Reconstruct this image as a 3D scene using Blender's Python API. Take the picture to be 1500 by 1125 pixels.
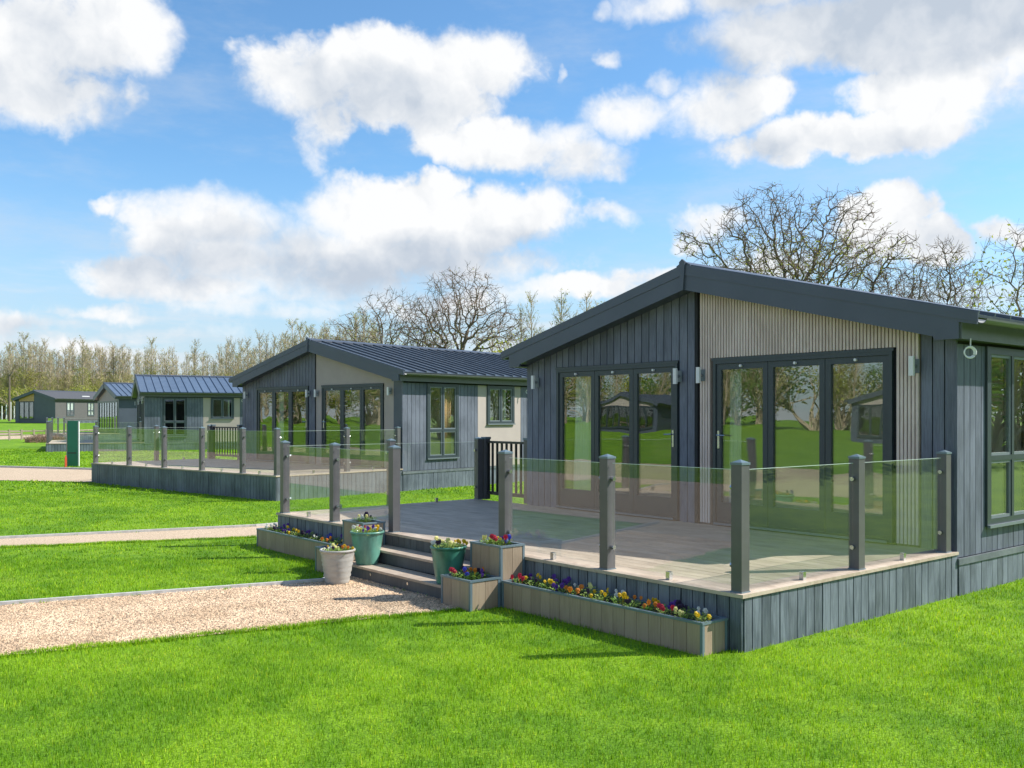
import bpy, math, random
import numpy as np
from mathutils import Vector, Matrix, noise as mnoise
random.seed(7)
R = math.radians
sc = bpy.context.scene
for o in list(bpy.data.objects): bpy.data.objects.remove(o)
COL = sc.collection

# ------------------------------------------------------------------ camera
cam_d = bpy.data.cameras.new('camera'); cam = bpy.data.objects.new('camera', cam_d); COL.objects.link(cam)
CX, CY, CH = -6.444, -4.737, 1.964
cam.location = (CX, CY, CH); cam.rotation_euler = (R(90), 0, R(-39.82))
cam_d.sensor_width = 36; cam_d.lens = 32.82; cam_d.shift_y = 0.0322
cam_d.clip_start = 0.1; cam_d.clip_end = 3000
sc.camera = cam

# ------------------------------------------------------------------ sun
SUN = Vector((1.586, -0.967, 1.606)).normalized()
sd = bpy.data.lights.new('sun', 'SUN'); so = bpy.data.objects.new('sun', sd); COL.objects.link(so)
sd.energy = 5.0; sd.angle = R(0.5); sd.color = (1.0, 0.955, 0.88)
so.rotation_euler = (-SUN).to_track_quat('-Z', 'Y').to_euler()
sc.view_settings.view_transform = 'Standard'; sc.view_settings.look = 'None'
sc.view_settings.gamma = 1; sc.view_settings.exposure = 0.6
try: sc.view_settings.use_curve_mapping = False
except Exception: pass
sc.cycles.transparent_max_bounces = 24; sc.cycles.max_bounces = 8

# ------------------------------------------------------------------ node helper
class NT:
    def __init__(s, tree): s.t = tree; s.n = tree.nodes; s.l = tree.links
    def node(s, typ, **kw):
        n = s.n.new(typ)
        for k, v in kw.items(): setattr(n, k, v)
        return n
    def put(s, sock, v):
        if v is None: return
        if isinstance(v, bpy.types.NodeSocket): s.l.new(v, sock)
        else:
            try: sock.default_value = v
            except Exception:
                sock.default_value = (v, v, v) if not hasattr(v, '__len__') else (*v, 1.0)
    def math(s, op, a, b=None, c=None, clamp=False):
        n = s.node('ShaderNodeMath', operation=op); n.use_clamp = clamp
        s.put(n.inputs[0], a); s.put(n.inputs[1], b); s.put(n.inputs[2], c)
        return n.outputs[0]
    def vec(s, op, a, b=None, out=0):
        n = s.node('ShaderNodeVectorMath', operation=op); s.put(n.inputs[0], a); s.put(n.inputs[1], b)
        return n.outputs[out]
    def mix(s, f, a, b, blend='MIX'):
        n = s.node('ShaderNodeMix', data_type='RGBA', blend_type=blend)
        s.put(n.inputs[0], f); s.put(n.inputs[6], a if isinstance(a, bpy.types.NodeSocket) else (*a[:3], 1)); s.put(n.inputs[7], b if isinstance(b, bpy.types.NodeSocket) else (*b[:3], 1))
        return n.outputs[2]
    def ramp(s, f, a, b, c0=0.0, c1=1.0, smooth=True):
        n = s.node('ShaderNodeMapRange'); n.interpolation_type = 'SMOOTHSTEP' if smooth else 'LINEAR'
        s.put(n.inputs[0], f); s.put(n.inputs[1], a); s.put(n.inputs[2], b); s.put(n.inputs[3], c0); s.put(n.inputs[4], c1)
        return n.outputs[0]
    def noise(s, vec, scale, detail=3, rough=.55, dist=0, out=0):
        n = s.node('ShaderNodeTexNoise'); s.put(n.inputs['Vector'], vec)
        n.inputs['Scale'].default_value = scale; n.inputs['Detail'].default_value = detail
        n.inputs['Roughness'].default_value = rough; n.inputs['Distortion'].default_value = dist
        return n.outputs[out]

# ------------------------------------------------------------------ world: physical sky with cumulus clouds placed by compass direction and height
w = bpy.data.worlds.new('World'); sc.world = w; w.use_nodes = True
t = NT(w.node_tree); t.n.clear()
wout = t.node('ShaderNodeOutputWorld'); bg = t.node('ShaderNodeBackground'); t.l.new(bg.outputs[0], wout.inputs[0])
bg.inputs[1].default_value = 0.122
sky = t.node('ShaderNodeTexSky', sky_type='NISHITA'); sky.sun_disc = False
sky.sun_elevation = math.asin(SUN.z); sky.sun_rotation = math.atan2(SUN.x, SUN.y)
sky.air_density = 1.0; sky.dust_density = 0.4; sky.ozone_density = 2.0
tc = t.node('ShaderNodeTexCoord'); D = tc.outputs['Generated']
sep = t.node('ShaderNodeSeparateXYZ'); t.l.new(D, sep.inputs[0])
FW = (math.cos(0.876), math.sin(0.876), 0); RT = (math.sin(0.876), -math.cos(0.876), 0)
az = t.math('ARCTAN2', t.vec('DOT_PRODUCT', D, RT, out=1), t.vec('DOT_PRODUCT', D, FW, out=1))
el = t.math('ARCSINE', sep.outputs[2])
# the arrangement repeats, mirrored, all round the horizon
PER = 0.56
azp = t.math('SUBTRACT', t.math('PINGPONG', t.math('ADD', az, PER), 2 * PER), PER)
comb = t.node('ShaderNodeCombineXYZ'); t.l.new(azp, comb.inputs[0]); t.l.new(el, comb.inputs[1])
nz = t.noise(D, 9.0, 5, .6, out=1)
warp = t.vec('MULTIPLY', t.vec('SUBTRACT', nz, (.5, .5, .5)), (.13, .075, 0))
P = t.vec('ADD', comb.outputs[0], warp)
CL = [(30,45,95,52,1),(170,30,72,46,1),(120,70,60,30,.8),(50,135,95,48,1),(110,165,60,32,.7),(195,145,14,20,.55),
      (440,115,80,46,1),(560,90,140,46,1.2),(700,95,84,42,1.1),(480,185,44,44,.9),(475,230,22,18,.6),(600,150,120,42,1.1),
      (725,205,110,36,1.2),(860,235,70,30,1.1),(800,215,80,30,1.0),
      (320,330,110,46,1.5),(290,300,70,20,.9),(540,308,125,48,1.5),(210,405,95,32,1.6),(300,422,80,26,1.5),(420,378,220,56,1.7),(680,320,160,42,1.1),(800,300,62,34,1.0),(620,378,200,34,.9),(640,262,45,16,.8),(885,308,40,14,.7),(170,300,30,8,.4),
      (925,168,80,30,1.1),(985,125,30,18,.9),(1060,150,76,40,1.2),(1130,205,70,26,1.1),(1230,205,110,30,1.2),(1330,185,95,36,1.2),(1300,130,90,30,1.1),(1420,110,110,50,1.2),
      (1330,30,250,58,1.8),(1450,50,150,60,1.5),(1120,-10,90,30,1.2),(1185,60,60,34,.9),
      (980,5,55,22,1.0),(915,18,24,12,.7),(905,90,27,12,.8),(1100,95,14,12,.5),(812,115,9,12,.5),
      (1320,310,58,38,1.3),(1375,365,66,34,1.2),(1300,350,60,40,1.0),(1035,322,48,26,1.1),(1010,345,30,16,.8),(1480,345,40,22,.9),
      (160,455,70,13,.8),(15,470,50,22,.8),(330,448,100,16,.7),(440,452,60,16,.8),(560,440,160,18,.8),(850,420,110,18,.8),(700,430,130,18,.7),(1150,390,140,20,.5),(60,500,160,14,.5),(250,485,120,10,.45),(950,400,60,14,.6)]
F = 1367.7
def blob(lst, kx=1.17, ky=1.2, sm=.12):
    best = None
    for (x, y, rx, ry, wt) in lst:
        l = (x - 750) / F; a_ = math.atan(l); e_ = math.atan((610.8 - y) / F * math.cos(a_))
        v = t.vec('MULTIPLY', t.vec('SUBTRACT', P, (a_, e_, 0)), (F / (rx * kx), F / (ry * ky), 0))
        g = t.math('MULTIPLY_ADD', t.vec('DOT_PRODUCT', v, v, out=1), -wt, wt)
        if best is None: best = g
        else:
            n = t.node('ShaderNodeMath', operation='SMOOTH_MAX'); t.put(n.inputs[0], best); t.put(n.inputs[1], g); n.inputs[2].default_value = sm
            best = n.outputs[0]
    return best
best = t.math('MAXIMUM', blob(CL), -1.6)
grey = blob([(1330,25,260,60,1.5),(1130,20,90,40,1.0),(540,135,150,40,.75),(470,398,270,34,.8),(700,372,150,36,.9),(780,235,120,24,.45),(190,432,70,18,.5),(90,110,80,50,.45),
             (1180,215,150,20,.45),(380,345,90,24,.5),(1380,350,60,30,.35),(60,480,60,14,.4)], 1.3, 1.3, .3)
# above the picture's own height, open broken cloud
over = t.ramp(t.noise(D, 2.6, 4, .55), .46, .68, -.8, 1.3, False)
best = t.math('MAXIMUM', best, t.math('SUBTRACT', over, t.ramp(el, .44, .62, 2.5, 0.0)))
Q = t.vec('ADD', D, t.vec('MULTIPLY', t.vec('SUBTRACT', t.noise(D, 22, 3, .6, out=1), (.5, .5, .5)), (.03, .03, .03)))
n1 = t.noise(Q, 12, 9, .60); n2 = t.noise(Q, 46, 5, .62)
dens = t.math('ADD', best, t.math('MULTIPLY', t.math('SUBTRACT', n1, .5), 2.6))
dens = t.math('ADD', dens, t.math('MULTIPLY', t.math('SUBTRACT', n2, .5), .6))
soft = t.ramp(t.noise(D, 3.1, 3, .5), .38, .62, .5, 1.25)          # some rims crisp, some frayed
cover = t.ramp(t.math('DIVIDE', t.math('ADD', dens, .10), t.math('MULTIPLY', soft, 1.35)), 0, 1)
up = t.vec('ADD', Q, (.010, -.012, .030))
n1u = t.noise(up, 12, 5, .55)
relief = t.math('SUBTRACT', t.noise(Q, 12, 5, .55), n1u)
gm = t.ramp(t.math('ADD', grey, t.math('MULTIPLY', t.math('SUBTRACT', t.noise(Q, 9, 6, .6), .5), 1.2)), -.35, 1.1)
thin = t.ramp(dens, .9, .1)
shade = t.math('ADD', t.math('ADD', t.math('MULTIPLY', gm, .78), t.math('MULTIPLY', relief, -1.9)), t.math('MULTIPLY', thin, .12), clamp=True)
ccol = t.mix(shade, (5.35, 5.4, 5.45), (3.0, 3.4, 3.95))
blue = t.mix(1.0, sky.outputs[0], (.69, .96, 1.09), 'MULTIPLY')
veil = t.math('MULTIPLY', t.ramp(el, -.02, .27, 1, 0), .84)
blue = t.mix(veil, blue, (3.15, 3.75, 4.4))
cir = t.math('MULTIPLY', t.ramp(t.noise(t.vec('MULTIPLY', D, (1, 1, 3.2)), 4.2, 6, .65), .42, .8), .42)
blue = t.mix(cir, blue, (3.8, 4.15, 4.6))
str_ = t.math('MULTIPLY', t.ramp(t.noise(t.vec('MULTIPLY', D, (1, 1, 7)), 5.5, 6, .6), .42, .68), t.ramp(el, .21, .06, 0, .75))
blue = t.mix(str_, blue, (4.5, 4.7, 4.95))
t.l.new(t.mix(cover, blue, ccol), bg.inputs[0])
w.cycles.sampling_method = 'MANUAL'; w.cycles.sample_map_resolution = 512

# ------------------------------------------------------------------ materials
def mat(name):
    m = bpy.data.materials.new(name); m.use_nodes = True
    return m, NT(m.node_tree), m.node_tree.nodes['Principled BSDF']
def bump(t, p, h, strength=.3, dist=.01):
    b = t.node('ShaderNodeBump'); b.inputs['Strength'].default_value = strength; b.inputs['Distance'].default_value = dist
    t.put(b.inputs['Height'], h); t.l.new(b.outputs[0], p.inputs['Normal'])
def wpos(t, s=(1, 1, 1), rnd=True):
    g = t.node('ShaderNodeNewGeometry'); v = g.outputs['Position']
    if rnd:
        oi = t.node('ShaderNodeObjectInfo'); v = t.vec('ADD', v, t.vec('MULTIPLY', oi.outputs['Random'], (17, 31, 53)))
    return t.vec('MULTIPLY', v, s)
def plain(name, col, rough=.6, metal=0, var=.12, scale=6, bmp=0.1, stretch=(1, 1, 1), objvar=0.0):
    m, t, p = mat(name)
    v = wpos(t, stretch)
    n = t.noise(v, scale, 4, .6)
    c = t.mix(t.ramp(n, .3, .7), [x * (1 - var) for x in col], [x * (1 + var) for x in col])
    if objvar:
        oi = t.node('ShaderNodeObjectInfo')
        c = t.mix(1.0, c, t.vec('ADD', t.vec('MULTIPLY', oi.outputs['Random'], (objvar,) * 3), (1 - objvar / 2,) * 3), 'MULTIPLY')
    t.l.new(c, p.inputs['Base Color']); p.inputs['Roughness'].default_value = rough; p.inputs['Metallic'].default_value = metal
    if bmp: bump(t, p, n, bmp, .004)
    return m
def wood(name, ca, cb, grain=(26, 26, 1.3), rough=.55, objvar=.18, bmp=.25):
    m, t, p = mat(name)
    v = wpos(t, grain)
    n = t.noise(v, 3.2, 6, .68, .4); n2 = t.noise(wpos(t, (1, 1, .6)), 2.2, 3, .5); fine = t.noise(v, 11, 3, .7)
    f = t.math('ADD', t.math('MULTIPLY', n, .55), t.math('MULTIPLY', n2, .45))
    c = t.mix(t.ramp(f, .37, .63), ca, cb)
    c = t.mix(t.math('MULTIPLY', t.ramp(fine, .6, .8), .28), c, [x * .55 for x in ca])
    oi = t.node('ShaderNodeObjectInfo')
    c = t.mix(1.0, c, t.vec('ADD', t.vec('MULTIPLY', oi.outputs['Random'], (objvar,) * 3), (1 - objvar / 2,) * 3), 'MULTIPLY')
    t.l.new(c, p.inputs['Base Color']); p.inputs['Roughness'].default_value = rough
    bump(t, p, n, bmp, .004)
    return m
def glass(name, ior=1.5, tint=(.93, .97, .95), rough=0.0, wav=0, boost=1.0, refl=(1, 1, 1)):
    m, t, p = mat(name); t.n.remove(p); out = t.n['Material Output']
    fr = t.node('ShaderNodeFresnel'); ge = t.node('ShaderNodeNewGeometry')   # back faces see the same pane from inside: no total reflection
    t.l.new(t.math('ADD', t.math('MULTIPLY', ge.outputs['Backfacing'], 1 / ior - ior), ior), fr.inputs[0])
    tr = t.node('ShaderNodeBsdfTransparent'); tr.inputs[0].default_value = (*tint, 1)
    gl = t.node('ShaderNodeBsdfGlossy'); gl.inputs['Roughness'].default_value = rough; gl.inputs['Color'].default_value = (*refl, 1)
    if wav:
        b = t.node('ShaderNodeBump'); b.inputs['Strength'].default_value = wav; b.inputs['Distance'].default_value = .02
        t.l.new(t.noise(wpos(t), 1.3, 1, .4), b.inputs['Height']); t.l.new(b.outputs[0], gl.inputs['Normal'])
    mx = t.node('ShaderNodeMixShader')
    t.l.new(t.math('MULTIPLY', fr.outputs[0], boost, clamp=True), mx.inputs[0]); t.l.new(tr.outputs[0], mx.inputs[1]); t.l.new(gl.outputs[0], mx.inputs[2])
    t.l.new(mx.outputs[0], out.inputs[0])
    return m
M = {}
M['slate'] = wood('slate_painted_timber', (.074, .087, .120), (.148, .168, .222))
M['skirt'] = wood('weathered_slate_timber', (.058, .074, .096), (.175, .205, .245), objvar=.3)
M['groove'] = plain('dark_recess', (.02, .022, .026), .9)
M['trim'] = wood('slate_trim_timber', (.10, .12, .135), (.16, .185, .20), grain=(3, 3, 3))
M['fascia'] = plain('slate_fascia', (.068, .083, .114), .42, var=.07, scale=1.5, bmp=.04)
M['roof'] = plain('standing_seam_metal', (.075, .095, .12), .34, .15, var=.15, scale=3, bmp=.05, objvar=.16)
M['roof_blue'] = plain('blue_grey_seam_metal', (.115, .155, .215), .36, .2, var=.1, scale=3, bmp=.05, objvar=.12)
M['roof_dark'] = plain('dark_felt_roof', (.075, .078, .085), .8, var=.1)
M['gutter'] = plain('green_grey_gutter', (.105, .115, .12), .38, var=.06, bmp=0)
M['slat'] = wood('pale_slatted_timber', (.50, .405, .365), (.66, .555, .51), grain=(9, 9, 1.2), rough=.6, objvar=.1)
M['slatback'] = plain('dark_slat_backing', (.17, .14, .125), .9)  # dark brown board behind the slats
M['render_g'] = plain('greige_panel', (.38, .33, .305), .75, var=.04, scale=2, bmp=.08)
M['render_l'] = plain('light_greige_panel', (.39, .335, .31), .75, var=.04, scale=2, bmp=.08)
M['grey_side'] = plain('mid_grey_cladding', (.095, .092, .094), .8, var=.08)
M['frame'] = plain('anthracite_frame', (.036, .050, .060), .35, var=.05, bmp=0)
M['sash'] = plain('blue_grey_sash', (.15, .18, .20), .35, var=.05, bmp=0)
M['paneglass'] = glass('window_glass', 2.15, (.92, .95, .92), 0, .16, 1.15, (1, 1, .97))
M['bal'] = glass('balustrade_glass', 1.52, (.962, .975, .97), 0, 0, 1.05)
M['baledge'] = plain('glass_edge', (.55, .66, .62), .15, var=.05, bmp=0)
M['post'] = plain('grey_post', (.100, .098, .103), .34, var=.08, scale=5, bmp=.03)
M['cap'] = plain('blue_grey_cap', (.13, .18, .21), .35, var=.05, bmp=0)
M['steel'] = plain('brushed_steel', (.55, .56, .57), .25, 1, var=.05, bmp=0)
M['white'] = plain('white_plastic', (.7, .71, .72), .4, var=.03, bmp=0)
M['black'] = plain('black_rail', (.022, .024, .026), .4, var=.1, bmp=0)
M['deck'] = wood('composite_decking', (.33, .265, .20), (.48, .40, .31), grain=(30, 1.2, 30), rough=.6, objvar=.14)
M['nosing'] = wood('deck_nosing', (.36, .28, .21), (.50, .41, .32), grain=(6, 3, 6), rough=.6, objvar=.1)
M['riser'] = wood('dark_riser', (.055, .06, .065), (.10, .108, .115), objvar=.1)
M['planter'] = wood('taupe_planter_board', (.275, .20, .138), (.365, .275, .197), grain=(20, 20, 1.2), objvar=.12, bmp=.1)
M['soil'] = plain('dark_soil', (.03, .022, .015), .95, var=.5, scale=60, bmp=.8)
M['potgrey'] = plain('grey_stoneware', (.36, .35, .325), .55, var=.1, scale=9, bmp=.2, stretch=(1, 1, 3))
M['potgreen'] = plain('glazed_green', (.11, .27, .21), .3, var=.28, scale=7, bmp=.15, stretch=(1, 1, .5))
M['potdark'] = plain('deep_green_glaze', (.045, .17, .125), .28, var=.4, scale=6, bmp=.15, stretch=(1, 1, .5))
M['intfloor'] = plain('room_floor', (.45, .38, .29), .6)
M['intwall'] = plain('room_wall', (.78, .75, .68), .8, var=.03)
M['curtain'] = plain('sheer_curtain', (.72, .74, .70), .85, var=.04)
M['tan'] = plain('honey_cloth', (.62, .40, .20), .85, var=.1)
M['orange_wood'] = plain('honey_timber', (.55, .32, .14), .6, var=.2)
M['signgreen'] = plain('green_sign', (.006, .165, .095), .5, var=.05, bmp=0)
M['red'] = plain('red_marker', (.55, .08, .03), .5)
M['blueprint'] = plain('blue_board', (.10, .16, .35), .5, var=.6, scale=14)
M['concrete'] = plain('pale_edging', (.48, .47, .45), .85, var=.15, scale=12, bmp=.4)
M['dirt'] = plain('bare_soil', (.30, .23, .15), .95, var=.3, scale=2, bmp=.3)
def m_lawn(name, blade):
    m, t, p = mat(name)
    v = wpos(t, rnd=False)
    big = t.noise(v, .55, 4, .6); mid = t.noise(v, 3.2, 4, .6); fine = t.noise(v, 45, 3, .7)
    f = t.math('ADD', t.math('MULTIPLY', big, .55), t.math('MULTIPLY', mid, .45))
    c = t.mix(t.ramp(f, .40, .60), (.138, .295, .009), (.268, .455, .016))
    dry = t.ramp(t.noise(v, 1.1, 5, .65), .62, .78)
    c = t.mix(t.math('MULTIPLY', dry, .6), c, (.33, .38, .07))
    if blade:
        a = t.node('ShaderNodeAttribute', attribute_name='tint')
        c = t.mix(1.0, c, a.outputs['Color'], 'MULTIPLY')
    else:
        c = t.mix(t.math('MULTIPLY', t.ramp(fine, .3, .7), .75), c, (.04, .105, .004))
        bump(t, p, fine, .9, .02)
    t.l.new(c, p.inputs['Base Color']); p.inputs['Roughness'].default_value = .55 if blade else .9
    p.inputs['Specular IOR Level'].default_value = .25
    if blade:
        p.inputs['Subsurface Weight'].default_value = 0
        tl = t.node('ShaderNodeBsdfTranslucent'); t.l.new(t.mix(1.0, c, (1.3, 1.25, .7), 'MULTIPLY'), tl.inputs[0])
        mx = t.node('ShaderNodeMixShader'); mx.inputs[0].default_value = .38
        t.l.new(p.outputs[0], mx.inputs[1]); t.l.new(tl.outputs[0], mx.inputs[2]); t.l.new(mx.outputs[0], t.n['Material Output'].inputs[0])
    return m
M['lawn'] = m_lawn('mown_lawn', False); M['blade'] = m_lawn('grass_blades', True)
def m_gravel(name, pebbles=False):
    m, t, p = mat(name); v = wpos(t, rnd=False)
    vo = t.node('ShaderNodeTexVoronoi'); t.put(vo.inputs['Vector'], v); vo.inputs['Scale'].default_value = 75
    hsv = t.noise(v, .8, 4, .6)
    bright = t.node('ShaderNodeSeparateColor'); t.l.new(vo.outputs['Color'], bright.inputs[0])
    c = t.mix(bright.outputs[0], (.36, .26, .16), (.74, .59, .42))
    c = t.mix(t.math('MULTIPLY', bright.outputs[1], .35), c, (.68, .50, .33))
    c = t.mix(t.ramp(vo.outputs['Distance'], .45, .85), c, (.27, .20, .14)) if not pebbles else c
    c = t.mix(t.math('MULTIPLY', t.ramp(hsv, .35, .7), .35), c, (.42, .32, .21))
    if pebbles:
        a = t.node('ShaderNodeAttribute', attribute_name='tint'); c = t.mix(1.0, t.mix(t.ramp(t.noise(v, 1.3, 4, .6), .35, .65), (.46, .34, .22), (.62, .475, .325)), a.outputs['Color'], 'MULTIPLY')
    else: bump(t, p, vo.outputs['Distance'], -.8, .01)
    t.l.new(c, p.inputs['Base Color']); p.inputs['Roughness'].default_value = .85
    return m
M['gravel'] = m_gravel('buff_gravel'); M['pebble'] = m_gravel('pebbles', True)
def m_bark(name, a, b):
    m, t, p = mat(name); n = t.noise(wpos(t, (6, 6, 1.5)), 2, 4, .7)
    t.l.new(t.mix(n, a, b), p.inputs['Base Color']); p.inputs['Roughness'].default_value = .9
    return m
M['bark'] = m_bark('grey_brown_bark', (.09, .07, .055), (.22, .175, .135))
M['twig'] = m_bark('red_brown_twigs', (.15, .095, .07), (.27, .19, .145))
M['pbark'] = m_bark('pale_poplar_bark', (.26, .21, .15), (.42, .35, .26))
M['ptwig'] = m_bark('tan_twigs', (.30, .235, .165), (.52, .44, .32))
def m_leaf(name, a, b, trans=.4):
    m, t, p = mat(name)
    oi = t.noise(wpos(t), 2.5, 3, .6); c = t.mix(t.ramp(oi, .35, .65), a, b)
    t.l.new(c, p.inputs['Base Color']); p.inputs['Roughness'].default_value = .6
    tl = t.node('ShaderNodeBsdfTranslucent'); t.l.new(c, tl.inputs[0])
    mx = t.node('ShaderNodeMixShader'); mx.inputs[0].default_value = trans
    t.l.new(p.outputs[0], mx.inputs[1]); t.l.new(tl.outputs[0], mx.inputs[2]); t.l.new(mx.outputs[0], t.n['Material Output'].inputs[0])
    return m
M['leaf_y'] = m_leaf('yellow_green_leaf', (.22, .26, .03), (.42, .42, .07))
M['leaf_pale'] = m_leaf('pale_catkins_and_buds', (.34, .33, .10), (.56, .50, .22))
M['leaf_g'] = m_leaf('fresh_green_leaf', (.06, .14, .02), (.16, .27, .04))
M['leaf_d'] = m_leaf('dark_green_leaf', (.02, .055, .012), (.05, .10, .02))
M['leaf_p'] = m_leaf('pansy_leaf', (.13, .27, .03), (.36, .46, .12))
M['twigs_dead'] = m_bark('dead_brushwood', (.13, .08, .05), (.28, .19, .13))
PET = {'yellow': (.85, .55, .01), 'orange': (.85, .26, .015), 'purple': (.12, .03, .32), 'blue': (.05, .06, .5), 'red': (.6, .015, .05),
       'white': (.8, .78, .7), 'dark': (.03, .012, .045), 'pale': (.80, .74, .28)}
for k, c in PET.items(): M['pet_' + k] = m_leaf('petal_' + k, [x * .8 for x in c], c, .3)

# ------------------------------------------------------------------ mesh helpers
class MB:
    def __init__(s): s.v = []; s.f = []
    def box(s, x0, x1, y0, y1, z0, z1):
        b = len(s.v)
        s.v += [(x0, y0, z0), (x1, y0, z0), (x1, y1, z0), (x0, y1, z0), (x0, y0, z1), (x1, y0, z1), (x1, y1, z1), (x0, y1, z1)]
        s.f += [tuple(b + i for i in q) for q in ((0, 3, 2, 1), (4, 5, 6, 7), (0, 1, 5, 4), (1, 2, 6, 5), (2, 3, 7, 6), (3, 0, 4, 7))]
        return s
    def hexa(s, lo, hi):      # four low corners, four high corners (counter-clockwise seen from above)
        b = len(s.v); s.v += [tuple(p) for p in lo] + [tuple(p) for p in hi]
        s.f += [tuple(b + i for i in q) for q in ((0, 3, 2, 1), (4, 5, 6, 7), (0, 1, 5, 4), (1, 2, 6, 5), (2, 3, 7, 6), (3, 0, 4, 7))]
        return s
    def prismX(s, poly, x0, x1):   # poly of (y,z)
        b = len(s.v); n = len(poly)
        s.v += [(x0, y, z) for y, z in poly] + [(x1, y, z) for y, z in poly]
        s.f.append(tuple(b + i for i in range(n))); s.f.append(tuple(b + n + i for i in reversed(range(n))))
        for i in range(n): j = (i + 1) % n; s.f.append((b + i, b + n + i, b + n + j, b + j))
        return s
    def prismZ(s, poly, z0, z1):
        b = len(s.v); n = len(poly)
        s.v += [(x, y, z0) for x, y in poly] + [(x, y, z1) for x, y in poly]
        s.f.append(tuple(b + i for i in reversed(range(n)))); s.f.append(tuple(b + n + i for i in range(n)))
        for i in range(n): j = (i + 1) % n; s.f.append((b + i, b + j, b + n + j, b + n + i))
        return s
    def lathe(s, prof, n=24, c=(0, 0, 0), wob=0):
        b = len(s.v)
        for k, (r, z) in enumerate(prof):
            for i in range(n):
                a = 2 * math.pi * i / n; rr = r * (1 + wob * math.sin(3 * a + z * 9))
                s.v.append((c[0] + rr * math.cos(a), c[1] + rr * math.sin(a), c[2] + z))
        for k in range(len(prof) - 1):
            for i in range(n):
                j = (i + 1) % n
                s.f.append((b + k * n + i, b + k * n + j, b + (k + 1) * n + j, b + (k + 1) * n + i))
        return s
    def tube(s, pts, rad, n=6):
        b = len(s.v); m = len(pts); up = Vector((0, 0, 1))
        for k in range(m):
            p = Vector(pts[k]); d = (Vector(pts[min(k + 1, m - 1)]) - Vector(pts[max(k - 1, 0)]))
            if d.length < 1e-6: d = Vector((0, 0, 1))
            d.normalize(); a = d.cross(up if abs(d.z) < .9 else Vector((1, 0, 0))).normalized(); c = d.cross(a)
            r = rad[k] if hasattr(rad, '__len__') else rad
            for i in range(n):
                q = 2 * math.pi * i / n; u = p + a * (r * math.cos(q)) + c * (r * math.sin(q)); s.v.append((u.x, u.y, u.z))
        for k in range(m - 1):
            for i in range(n):
                j = (i + 1) % n; s.f.append((b + k * n + i, b + (k + 1) * n + i, b + (k + 1) * n + j, b + k * n + j))
        s.f.append(tuple(b + i for i in range(n))); s.f.append(tuple(b + (m - 1) * n + i for i in reversed(range(n))))
        return s
    def mesh(s, name, m, smooth=False):
        me = bpy.data.meshes.new(name); me.from_pydata(s.v, [], s.f); me.materials.append(m)
        if smooth: me.polygons.foreach_set('use_smooth', [True] * len(me.polygons))
        me.update(); return me
    def build(s, name, m, parent=None, smooth=False, **kw):
        return link(name, s.mesh(name, m, smooth), parent, **kw)
def link(name, me, parent=None, loc=None, rot=None, scale=None, **kw):
    o = bpy.data.objects.new(name, me); COL.objects.link(o)
    if parent is not None: o.parent = parent
    if loc is not None: o.location = loc
    if rot is not None: o.rotation_euler = rot
    if scale is not None: o.scale = scale
    for k, v in kw.items(): o[k] = v
    return o
def thing(name, label, cat, loc=(0, 0, 0), rz=0, group=None):
    o = bpy.data.objects.new(name, None); COL.objects.link(o); o.empty_display_size = .2
    o.location = loc; o.rotation_euler = (0, 0, rz); o['label'] = label; o['category'] = cat
    if group: o['group'] = group
    return o
def tag(o, label, cat, group=None):
    o['label'] = label; o['category'] = cat
    if group: o['group'] = group
    return o
UNIT = {}
def ubox(name, m, parent, x0, x1, y0, y1, z0, z1, **kw):
    """box sharing one unit mesh per material"""
    if m.name not in UNIT: UNIT[m.name] = MB().box(-.5, .5, -.5, .5, -.5, .5).mesh('unit_board', m)
    return link(name, UNIT[m.name], parent, ((x0 + x1) / 2, (y0 + y1) / 2, (z0 + z1) / 2), None, (abs(x1 - x0), abs(y1 - y0), abs(z1 - z0)), **kw)

def terr(x, y):
    d = math.hypot(x - CX, y - CY); s = max(0.0, d - 30)
    z = .0085 * s + .000040 * s * s if d < 150 else .0085 * 120 + .00004 * 14400 + (0.0)
    return min(z, 1.62)

# ------------------------------------------------------------------ ground
gv = []; gf = []
rings = [0, 4, 8, 12, 17, 23, 30, 34, 38, 43, 50, 58, 68, 80, 95, 115, 135, 150, 170, 220, 400, 1200]
NA = 72
gv.append((CX, CY, 0))
for r in rings[1:]:
    for i in range(NA):
        a = 2 * math.pi * i / NA; x = CX + r * math.cos(a); y = CY + r * math.sin(a); gv.append((x, y, terr(x, y)))
for i in range(NA): gf.append((0, 1 + i, 1 + (i + 1) % NA))
for k in range(len(rings) - 2):
    for i in range(NA):
        a = 1 + k * NA + i; b = 1 + k * NA + (i + 1) % NA; gf.append((a, a + NA, b + NA, b))
me = bpy.data.meshes.new('lawn'); me.from_pydata(gv, [], gf); me.materials.append(M['lawn'])
lawn = link('lawn', me, kind='structure')

def sheet(name, poly, m, dz=.004, step=None, **kw):
    """a flat or draped sheet: poly is a list of (left,right) point pairs making a strip"""
    v = []; f = []; n = 8
    for (a, b) in poly:
        for k in range(n + 1):
            x = a[0] + (b[0] - a[0]) * k / n; y = a[1] + (b[1] - a[1]) * k / n; v.append((x, y, terr(x, y) + dz))
    for i in range(len(poly) - 1):
        for k in range(n):
            q = i * (n + 1) + k; f.append((q, q + 1, q + n + 2, q + n + 1))
    me = bpy.data.meshes.new(name); me.from_pydata(v, [], f); me.materials.append(m)
    me.update()
    if me.polygons[0].normal.z < 0: me.flip_normals()
    return link(name, me, kind='structure', **kw)
def lerp(a, b, t_): return (a[0] + (b[0] - a[0]) * t_, a[1] + (b[1] - a[1]) * t_)
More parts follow.
